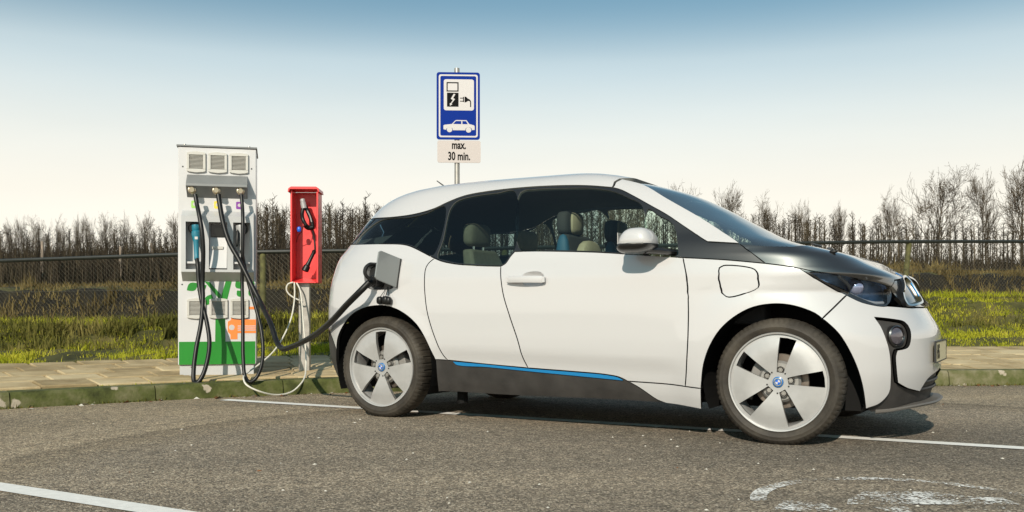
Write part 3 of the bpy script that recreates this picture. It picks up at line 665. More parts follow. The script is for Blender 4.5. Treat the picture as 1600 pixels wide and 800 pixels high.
def rrect(x0, y0, x1, y1, r, n=5):
    out = []
    for cx, cy, a0 in ((x1-r, y0+r, -90), (x1-r, y1-r, 0), (x0+r, y1-r, 90), (x0+r, y0+r, 180)):
        for i in range(n+1): a = R(a0+90*i/n); out.append((cx+r*math.cos(a), cy+r*math.sin(a)))
    return out
for (px, mt, lab) in ((308, 'stk_green', 'green square sticker'), (342, 'stk_yellow', 'yellow square sticker'), (375, 'stk_purple', 'purple square sticker')):
    s = print_on('sticker', [rrect(px-5.5, 315.5, px+5.5, 327, 1.5)], M[mt], ch, label=lab)
    print_on('socket_print', [disc(px-0.5, 321, 2.6)], M['signwhite'], s, y=-0.004)
# tree print
leaf = lambda a, b, w: [(a[0]+(b[0]-a[0])*t+(b[1]-a[1])*w*math.sin(math.pi*t), a[1]+(b[1]-a[1])*t-(b[0]-a[0])*w*math.sin(math.pi*t)) for t in np.linspace(0, 1, 8)] + \
                       [(a[0]+(b[0]-a[0])*t-(b[1]-a[1])*w*math.sin(math.pi*t), a[1]+(b[1]-a[1])*t+(b[0]-a[0])*w*math.sin(math.pi*t)) for t in np.linspace(1, 0, 8)[1:-1]]
print_on('tree_print', [[(338, 535), (338.5, 498), (339, 470), (344, 470), (353, 470), (353, 498), (353.5, 535)],
                        [(346, 468), (354, 440), (363, 440), (356, 470)], [(322, 441), (330, 442), (347, 462), (345, 470), (339, 462)],
                        leaf((296, 455), (312, 444), 0.34), leaf((311, 455), (325, 447), 0.34), leaf((325, 478), (333, 461), 0.34), leaf((369, 441), (378, 452), 0.4), leaf((371, 455), (379, 465), 0.38), leaf((385, 441), (398, 445), 0.42), leaf((389, 452), (399, 466), 0.36)], M['green'], ch)
car_p = print_on('car_print', [[(357, 504), (362, 501), (362, 497.5), (366, 497.5), (366, 500.5), (399.5, 500.5), (399.5, 522), (371.5, 522), (371.5, 531.5), (361, 531.5), (361, 524), (357, 520)],
                               [(388, 480.5), (399.5, 480.5), (399.5, 484.5), (388, 484.5)]], M['orange'], ch)
print_on('lamp_print', [disc(363, 513, 4.3)], M['signwhite'], car_p, y=-0.0036)
print_on('grille_print', [[(372, 510.2+k), (399.3, 510.2+k), (399.3, 511.6+k), (372, 511.6+k)] for k in (0, 3.2, 6.4)], M['signwhite'], car_p, y=-0.0036)
# lower housing with three bays
x0, x1 = cx_(289.5), cx_(396.5); zt, zb = cz_(331), cz_(441); D = -0.115
zl, zf = cz_(341), cz_(427)
m = MB(); bays = [(296, 321, 350, 423), (330, 357, 350, 423), (366, 391, 350, 423)]
m.add([(x0, 0, zt), (x1, 0, zt), (x1, D, zl), (x0, D, zl)], [(3, 2, 1, 0)]); m.add([(x0, 0, zb), (x1, 0, zb), (x1, D, zf), (x0, D, zf)], [(0, 1, 2, 3)])
for xx, fl in ((x0, 1), (x1, 0)):
    f = [(xx, 0, zt), (xx, D, zl), (xx, D, zf), (xx, 0, zb)]; m.add(f if fl else f[::-1], [(0, 1, 2, 3)])
xs_ = [x0]+[cx_(q) for b in bays for q in b[:2]]+[x1]; zA, zB = cz_(350), cz_(423)
m.add([(x0, D, zl), (x1, D, zl), (x1, D, zA), (x0, D, zA)], [(3, 2, 1, 0)]); m.add([(x0, D, zB), (x1, D, zB), (x1, D, zf), (x0, D, zf)], [(3, 2, 1, 0)])
for i in (0, 2, 4, 6): m.add([(xs_[i], D, zA), (xs_[i+1], D, zA), (xs_[i+1], D, zB), (xs_[i], D, zB)], [(3, 2, 1, 0)])
for i in (1, 3, 5):
    a, b = xs_[i], xs_[i+1]; db = -0.028
    m.add([(a, D, zA), (b, D, zA), (b, D, zB), (a, D, zB), (a, db, zA), (b, db, zA), (b, db, zB), (a, db, zB)], [(0, 1, 5, 4), (1, 2, 6, 5), (2, 3, 7, 6), (3, 0, 4, 7), (4, 5, 6, 7)])
house = m.build('cable_housing', M['lightgrey'], ch)
a, b = xs_[3], xs_[4]
MB().box(a+0.012, b-0.02, -0.045, -0.031, cz_(372), cz_(353)).build('screen', M['screen'], house, bevel=0.002)
m = MB(); m.add([(a+.004, -0.04, cz_(373)), (b-.004, -0.04, cz_(373)), (b-.004, -0.108, cz_(421)), (a+.004, -0.108, cz_(421)), (a+.004, -0.032, cz_(421)), (b-.004, -0.032, cz_(421)), (a+.004, -0.032, cz_(373)), (b-.004, -0.032, cz_(373))],
                [(3, 2, 1, 0), (3, 4, 5, 2), (0, 6, 4, 3), (1, 2, 5, 7)]); m.build('key_panel', M['white'], house)
MB().box(a+.02, b-.035, -0.076, -0.064, cz_(391), cz_(387)).build('card_slot', M['offwhite'], house)
for i in (1, 5):
    a, b = xs_[i], xs_[i+1]
    MB().box(a+.003, b-.003, -0.095, -0.031, cz_(414), cz_(411)).build('plug_shelf', M['white'], house)
    MB().lathe([(0.0, -0.07), (0.046, -0.07), (0.052, -0.064), (0.052, -0.0305)], 20, 'y', ((a+b)/2, 0, cz_(359))).build('plug_socket', M['rubber'], house, smooth=True, angle=40)
for px, py in ((290, 263), (393, 263), (289, 446), (395, 446)):
    MB().lathe([(0, -0.004), (0.006, -0.003), (0.007, 0.0)], 8, 'y', (cx_(px), 0, cz_(py))).build('screw', M['dark'], ch)
for px, py in ((302, 574), (302, 586), (378, 574), (378, 586)):
    MB().lathe([(0, 0.010), (0.006, 0.011), (0.007, 0.018)], 8, 'y', (cx_(px), 0, cz_(py))).build('screw', M['steel'], ch)
chm = Matrix.Translation(CH_O) @ Matrix.Rotation(CH_YAW, 4, 'Z')
def ch_pt(px, py, out): return chm @ Vector((cx_(px), -out, cz_(py)))
def ch_ray(px, py, out):
    """world point on the sight line through a traced point, OUT metres in front of the cabinet"""
    out += max(0.0, py-440)/160*0.25
    d = Vector(((px-800)/1491, 1, (483-py)/1491)); o = Vector((0, 0, 0.704)); n = Vector((math.sin(CH_YAW), -math.cos(CH_YAW), 0))
    p0 = CH_O+n*out; t = (p0-o).dot(n)/d.dot(n); return o+d*t
def cable(name, pts, r, mat, label, cat='cable', seg=10, step=0.02):
    t = thing(name, label, cat, pts[0]); o0 = Vector(pts[0])
    p = smooth_path([tuple(Vector(q)-o0) for q in pts], step)
    MB().tube(p, r, seg).build('sheath', mat, t, smooth=True)
    return t, o0
def plug_along(t, o0, p, q, prof, mat, name='plug', seg=16):
    """a lathe from p to q (world), profile of (radius, 0..1 along)"""
    p, q = Vector(p), Vector(q); l = (q-p).length; m = MB(); m.lathe([(r, h*l) for r, h in prof], seg, 'z')
    rot = (q-p).to_track_quat('Z', 'Y').to_matrix().to_4x4(); mm = Matrix.Translation(p-o0) @ rot
    m.v = [tuple(mm @ Vector(v)) for v in m.v]; return m.build(name, mat, t, smooth=True, angle=35)
# cable with the blue plug
pts = [(305, 304, .128), (307.5, 318, .15), (311, 335, .20), (315, 358, .235), (317.5, 390, .24), (316.5, 440, .22), (317, 470, .20), (314, 505, .19), (306.5, 545, .18), (302.5, 580, .17), (303.5, 597, .18), (308, 598.5, .20), (316, 588, .21),
       (324, 563, .21), (327.3, 535, .20), (323, 503, .19), (315, 470, .19), (310.5, 440, .19), (309, 415, .17), (307.5, 403, .14)]
c1, o1 = cable('charging_cable', [ch_ray(*p) for p in pts], 0.0178, M['rubber'], 'black charging cable with a teal plug, hanging in a long loop')
pl = plug_along(c1, o1, ch_ray(307.5, 406, .14), ch_ray(306, 352, .10), [(0, 0), (0.020, 0), (0.022, .04), (0.020, .1), (0.022, .35), (0.026, .55), (0.036, .68), (0.038, .80), (0.030, .84), (0.034, .86), (0.034, 1.0), (0, 1.0)], M['teal'])
MB().box(-0.012, 0.012, -0.008, 0.0, 0, 0.022).build('release_button', M['signwhite'], pl).location = ch_ray(307, 374, .178)-o1
# cable with the black plug
pts = [(377, 304, .128), (378.5, 320, .15), (379.5, 345, .20), (379, 390, .22), (378.3, 440, .20), (379.5, 500, .19), (380, 560, .18), (383, 588, .18), (390, 597, .20), (399, 592, .22), (407.5, 575, .22), (411, 548, .21), (408, 515, .20), (400, 482, .19), (390.5, 450, .19),
       (384, 425, .18), (379.5, 402, .13), (377.5, 390, .11)]
c3, o3 = cable('charging_cable', [ch_ray(*p) for p in pts], 0.0150, M['rubber'], 'thin black charging cable with a black and grey plug, looped at the right')
pl = plug_along(c3, o3, ch_ray(377.5, 392, .12), ch_ray(376, 353, .08), [(0, 0), (0.018, 0), (0.020, .2), (0.028, .5), (0.036, .75), (0.040, .9), (0.040, 1.0), (0, 1.0)], M['silverplastic'])
plug_along(pl, o3, ch_ray(370.5, 385, .15), ch_ray(371.5, 358, .13), [(0, 0), (0.010, 0), (0.014, .3), (0.014, .8), (0, 1.0)], M['rubber'], 'grip')

# ------------------------------------------------------------------ red plug holder box on its post
BX = thing('plug_holder_box', 'open red metal box on a grey post beside the charging station', 'box', (-1.852, 8.50, 0.0), R(2))
u = 8.5/1491
bz = lambda py: 0.704+(483-py)*u
bx = lambda px: (px-478)*u
wL, wR, zT, zB = bx(456.5), bx(500), bz(297), bz(442); dep = 0.20; tk = 0.017
m = MB(); m.box(wL, wL+tk, 0, dep, zB, zT); m.build('side_panel', M['red'], BX, bevel=0.004)
m = MB(); m.box(wR-tk, wR, 0, dep, zB, zT); m.build('side_panel', M['red'], BX, bevel=0.004)
MB().box(wL+tk+.001, wR-tk-.001, dep-0.012, dep, zB, zT).build('back_panel', M['red'], BX)
m = MB(); m.add([(wL+tk+.001, 0, zB), (wR-tk-.001, 0, zB), (wR-tk-.001, dep-.013, zB+.04), (wL+tk+.001, dep-.013, zB+.04), (wL+tk+.001, 0, zB+.008), (wR-tk-.001, 0, zB+.008), (wR-tk-.001, dep-.013, zB+.048), (wL+tk+.001, dep-.013, zB+.048)],
                [(0, 3, 2, 1), (4, 5, 6, 7), (0, 1, 5, 4)]); m.build('floor_panel', M['red'], BX)
m = MB(); a, b = bx(453.5), bx(502.5)
m.prism([(a, zT-0.02), (a+0.005, zT+0.012), (a+0.03, zT+0.028), (b-0.03, zT+0.028), (b-0.005, zT+0.012), (b, zT-0.02), (b-0.012, zT-0.02), (b-0.02, zT+0.004), (a+0.02, zT+0.004), (a+0.012, zT-0.02)], -0.035, dep+0.01)
m.build('lid', M['red'], BX, bevel=0.004)
px0, px1 = bx(467.5), bx(484.5)
m = MB(); zg = ground_z(-1.85, 8.62)
m.box(px0, px1, 0.06, 0.13, zg-0.05, zB+0.02); m.build('post', M['steel'], BX, bevel=0.004)
def bray(px, py, y):
    return Vector(((px-800)/1491*y, y, 0.704+(483-py)/1491*y))
# black plug with a bow grip resting in the box
pts = [(488.5, 358, 8.57), (491, 372, 8.57), (492.3, 390, 8.56), (491.5, 397, 8.56)]
t, o0 = cable('charging_plug', [bray(*p) for p in pts], 0.0085, M['rubber'], 'black fast charging plug with bow handle resting in the red box', 'plug')
plug_along(t, o0, bray(491.8, 391, 8.56), bray(476, 424, 8.53), [(0, 0), (0.012, 0), (0.020, .06), (0.016, .14), (0.017, .55), (0.022, .72), (0.030, .76), (0.032, .97), (0.02, 1.0), (0, 1.0)], M['rubber'], 'cable_sleeve')
plug_along(t, o0, bray(472.5, 311, 8.56), bray(475.5, 326, 8.55), [(0, 0), (0.020, 0), (0.024, .15), (0.022, .35), (0.026, .4), (0.026, 1.0), (0, 1)], M['silverplastic'], 'socket_end')
p = smooth_path([tuple(bray(*q)-o0) for q in ((474, 324, 8.55), (472, 334, 8.53), (473.5, 343, 8.50), (478, 352, 8.50))], 0.01); MB().tube(p, [0.017]*len(p), 10).build('bow_grip', M['rubber'], t, smooth=True)
p = smooth_path([tuple(bray(*q)-o0) for q in ((477, 322, 8.56), (483, 335, 8.57), (487.5, 347, 8.57), (489, 358, 8.57))], 0.01); MB().tube(p, [0.019]*len(p), 10).build('plug_body', M['rubber'], t, smooth=True)
p = smooth_path([tuple(bray(*q)-o0) for q in ((477, 352, 8.53), (482, 356, 8.55), (489, 355, 8.56))], 0.01); MB().tube(p, [0.022]*len(p), 10).build('plug_base', M['rubber'], t, smooth=True)
p = [tuple(bray(*q)-o0) for q in ((480, 329, 8.535), (484.5, 338, 8.545), (487, 347, 8.545))]; MB().tube(smooth_path(p, 0.01), 0.006, 8).build('grip_inlay', M['silverplastic'], t, smooth=True)
t, o0 = cable('dust_cover', [bray(*q) for q in ((474, 352, 8.53), (472, 361, 8.53), (466, 368, 8.56), (463.5, 378, 8.62))], 0.003, M['rubber'], 'small round blue dust cap hanging inside the red box', 'cap')
m = MB(); m.blob(tuple(bray(467.5, 358.5, 8.52)-o0), 0.020, 0.018, 0.026, 0.8); m.build('cap_body', M['bluecap'], t, smooth=True)
# white cord looped round the post
pts = [(458, 441, 8.47), (450, 444, 8.46), (447.5, 452, 8.46), (451, 459, 8.46), (459, 465, 8.46), (466, 468.5, 8.46), (473, 472, 8.50)]
pts2 = [(460, 441, 8.48), (460.3, 464, 8.45), (455.5, 495, 8.38), (444, 523.6, 8.28), (427, 549.5, 8.12), (404, 570, 7.96), (387, 582, 7.86), (380.5, 592, 7.62), (386, 602, 7.54), (404, 611, 7.55), (432, 617, 7.68), (456, 612, 7.80), (472, 597, 7.90),
        (478, 573, 8.22), (477, 538, 8.36), (474, 506, 8.42), (471.5, 472, 8.46), (468.5, 452, 8.48), (463.5, 442, 8.50)]
t, o0 = cable('power_cord', [bray(*q) for q in pts2], 0.0068, M['cord'], 'thin white cord looping from the red box down over the kerb', 'cord', 8)
p = [tuple(bray(*q)-o0) for q in pts]; MB().tube(smooth_path(p, 0.015), 0.0068, 8).build('loop', M['cord'], t, smooth=True)

# ------------------------------------------------------------------ parking sign
SY = 8.62; su = SY/1491
SIGN = thing('parking_sign', 'blue and white charging bay sign with a max. 30 min. plate on a steel pole', 'sign', ((716-800)*su, SY, ground_z((716-800)*su, SY)), R(3))
gz = SIGN.location.z; sx = lambda px: (px-718.5)*su; sz = lambda py: 0.704+(483-py)*su-gz
MB().tube([(-0.008, 0.02, -0.1), (-0.012, 0.02, sz(106))], 0.024, 16).build('pole', M['steel'], SIGN, smooth=True)
def sheet(name, polys, mat, parent, y0, y1, label=None):
    m = MB()
    for p in polys: m.prism([(sx(a), sz(b)) for a, b in p], y0, y1)
    o = m.build(name, mat, parent)
    if label: o['label'] = label
    return o
pn = sheet('sign_panel', [rrect(684.8, 113.5, 752.3, 218.5, 4)], M['signblue'], SIGN, -0.012, -0.004, 'blue panel with pictograms')
ring_o, ring_i = rrect(688.2, 117, 749, 215, 3.4, 6), rrect(690.6, 119.4, 746.6, 212.6, 2.6, 6)
m = MB(); n = len(ring_o); vs = [(sx(a), -0.0135, sz(b)) for a, b in ring_o]+[(sx(a), -0.0135, sz(b)) for a, b in ring_i]
m.add(vs, [(i, i+n, (i+1) % n+n, (i+1) % n) for i in range(n)]); m.build('white_border', M['signwhite'], pn)
sheet('white_field', [rrect(696, 124.5, 743, 173, 3.5)], M['signwhite'], pn, -0.0135, -0.0122)
m = MB(); o_, i_ = [(700.3, 129), (719, 129), (719, 143.7), (700.3, 143.7)], [(702, 130.8), (717.2, 130.8), (717.2, 142), (702, 142)]
vs = [(sx(a), -0.0145, sz(b)) for a, b in o_]+[(sx(a), -0.0145, sz(b)) for a, b in i_]; m.add(vs, [(i, (i+1) % 4, (i+1) % 4+4, i+4) for i in range(4)])
m.prism([(sx(a), sz(b)) for a, b in [(701, 145.5), (719, 145.5), (719, 167.3), (701, 167.3)]], -0.0145, -0.0136)
m.prism([(sx(a), sz(b)) for a, b in [(726, 152), (727.5, 151.5), (727.5, 160), (726, 159.6)]], -0.0145, -0.0136)
m.prism([(sx(a), sz(b)) for a, b in [(728.4, 151.2), (731, 151.8), (733.5, 154.4), (735.6, 155.2), (737.6, 157), (738.6, 160), (738.6, 167.5), (737, 167.5), (737, 160.2), (736, 158.2), (733.5, 158), (731, 160), (728.4, 160.4)]], -0.0145, -0.0136)
for yy in (153.2, 158): m.prism([(sx(a), sz(b)) for a, b in [(721.2, yy), (726, yy), (726, yy+1.2), (721.2, yy+1.2)]], -0.0145, -0.0136)
m.build('charger_pictogram', M['signblack'], pn)
sheet('lightning_pictogram', [[(711.5, 147), (714, 148), (710.5, 154), (713.5, 155.5), (708, 162.5), (709.5, 163.4), (705.5, 166), (705.5, 161.5), (706.8, 162), (710.2, 156.8), (706.8, 155.2)]], M['signwhite'], pn, -0.0155, -0.0146)
cp = sheet('car_pictogram', [[(695.5, 196.5), (697, 195.6), (708.5, 194.2), (714, 188.5), (716, 188), (731.5, 188.2), (735.5, 194), (743, 196), (744, 197.5), (744, 203.2), (740, 203.6), (739.3, 201), (736.5, 199.2), (733.5, 199.2), (730.3, 201), (729.4, 204), (710.3, 204), (709.5, 201), (706.5, 199.2), (703.5, 199.2), (700.5, 201), (699.6, 203.4), (695.5, 202.6)],
                              disc(705, 203, 4.2, 18), disc(734.6, 203.4, 4.2, 18)], M['signwhite'], pn, -0.0140, -0.0122)
sheet('car_window_print', [[(710.5, 194.2), (714.8, 189.6), (723.2, 189.6), (723.2, 194.3)], [(725, 189.6), (730.7, 189.7), (733.4, 194.4), (725, 194.3)]], M['signblue'], cp, -0.0150, -0.0142)
sp = sheet('sub_panel', [rrect(686, 220, 753.5, 254.5, 3)], M['signplate'], SIGN, -0.012, -0.004, 'off white plate reading max. 30 min.')
def text(s, px, py, h, mat, parent, cond=0.66):
    """black lettering: text outline turned into a mesh"""
    cu = bpy.data.curves.new('lettering', 'FONT'); cu.body = s; cu.align_x = 'CENTER'; cu.size = 1.0; cu.extrude = 0.0; cu.offset = 0.028
    o = bpy.data.objects.new('lettering', cu); COL.objects.link(o); dg = bpy.context.evaluated_depsgraph_get(); me = bpy.data.meshes.new_from_object(o.evaluated_get(dg)); bpy.data.objects.remove(o)
    z = [v.co.y for v in me.vertices]; k = h*su/0.70
    for v in me.vertices: v.co = (sx(px)+v.co.x*k*cond, -0.0132, sz(py)+v.co.y*k)
    me.materials.clear(); me.materials.append(mat); return link(bpy.data.objects.new('lettering', me), parent)
text('max.', 719.5, 232.8, 12.4, M['signblack'], sp); text('30 min.', 719.8, 250.2, 12.4, M['signblack'], sp)
for zz in (150, 205, 237): MB().box(-0.045, 0.028, -0.004, 0.046, sz(zz)-0.012, sz(zz)+0.012).build('clamp', M['steel'], SIGN)
# moss and weeds round the station foot
def foot(n, rng):
    P = np.zeros((n, 3)); P[:, 0] = rng.uniform(-3.3, -1.95, n); P[:, 1] = ky(P[:, 0])+rng.uniform(0.12, 0.42, n)**1.0
    keep = ~((P[:, 0] > -2.82) & (P[:, 0] < -2.15) & (P[:, 1] > 8.0)); P = P[keep]
    P[:, 2] = [ground_z(x, y)+0.02 for x, y in P[:, :2]]; return P
V, Fc = blades(1500, foot, 0.008, 0.025, 0.004, 1.2, rng); tag(fast_mesh('moss', V, Fc, M['grass']), 'moss and weeds along the kerb by the charging station', 'moss', kind='stuff')
def joints_(n, rng):
    P = np.zeros((n, 3)); P[:, 0] = rng.uniform(-5, 6, n); P[:, 1] = ky(P[:, 0])+0.163+rng.normal(0, 0.006, n); P[:, 2] = [ground_z(x, y)+0.018 for x, y in P[:, :2]]; return P
def footing(n, rng):
    P = np.zeros((n, 3)); P[:, 0] = rng.uniform(-5, 6, n); P = patchy(P, .02, 1.5, rng); P[:, 1] = ky(P[:, 0])-np.abs(rng.normal(0, 0.02, len(P)))-.012; P[:, 2] = .018; return P
V, Fc = blades(2600, footing, 0.012, 0.035, 0.004, 1.3, rng); tag(fast_mesh('kerb_weeds', V, Fc, M['rough']), 'small weeds and dirt along the foot of the kerb', 'weeds', kind='stuff')
V, Fc = blades(1600, joints_, 0.008, 0.022, 0.003, 1.3, rng); tag(fast_mesh('joint_moss', V, Fc, M['grass']), 'thin moss in the joint behind the kerb', 'moss', kind='stuff')

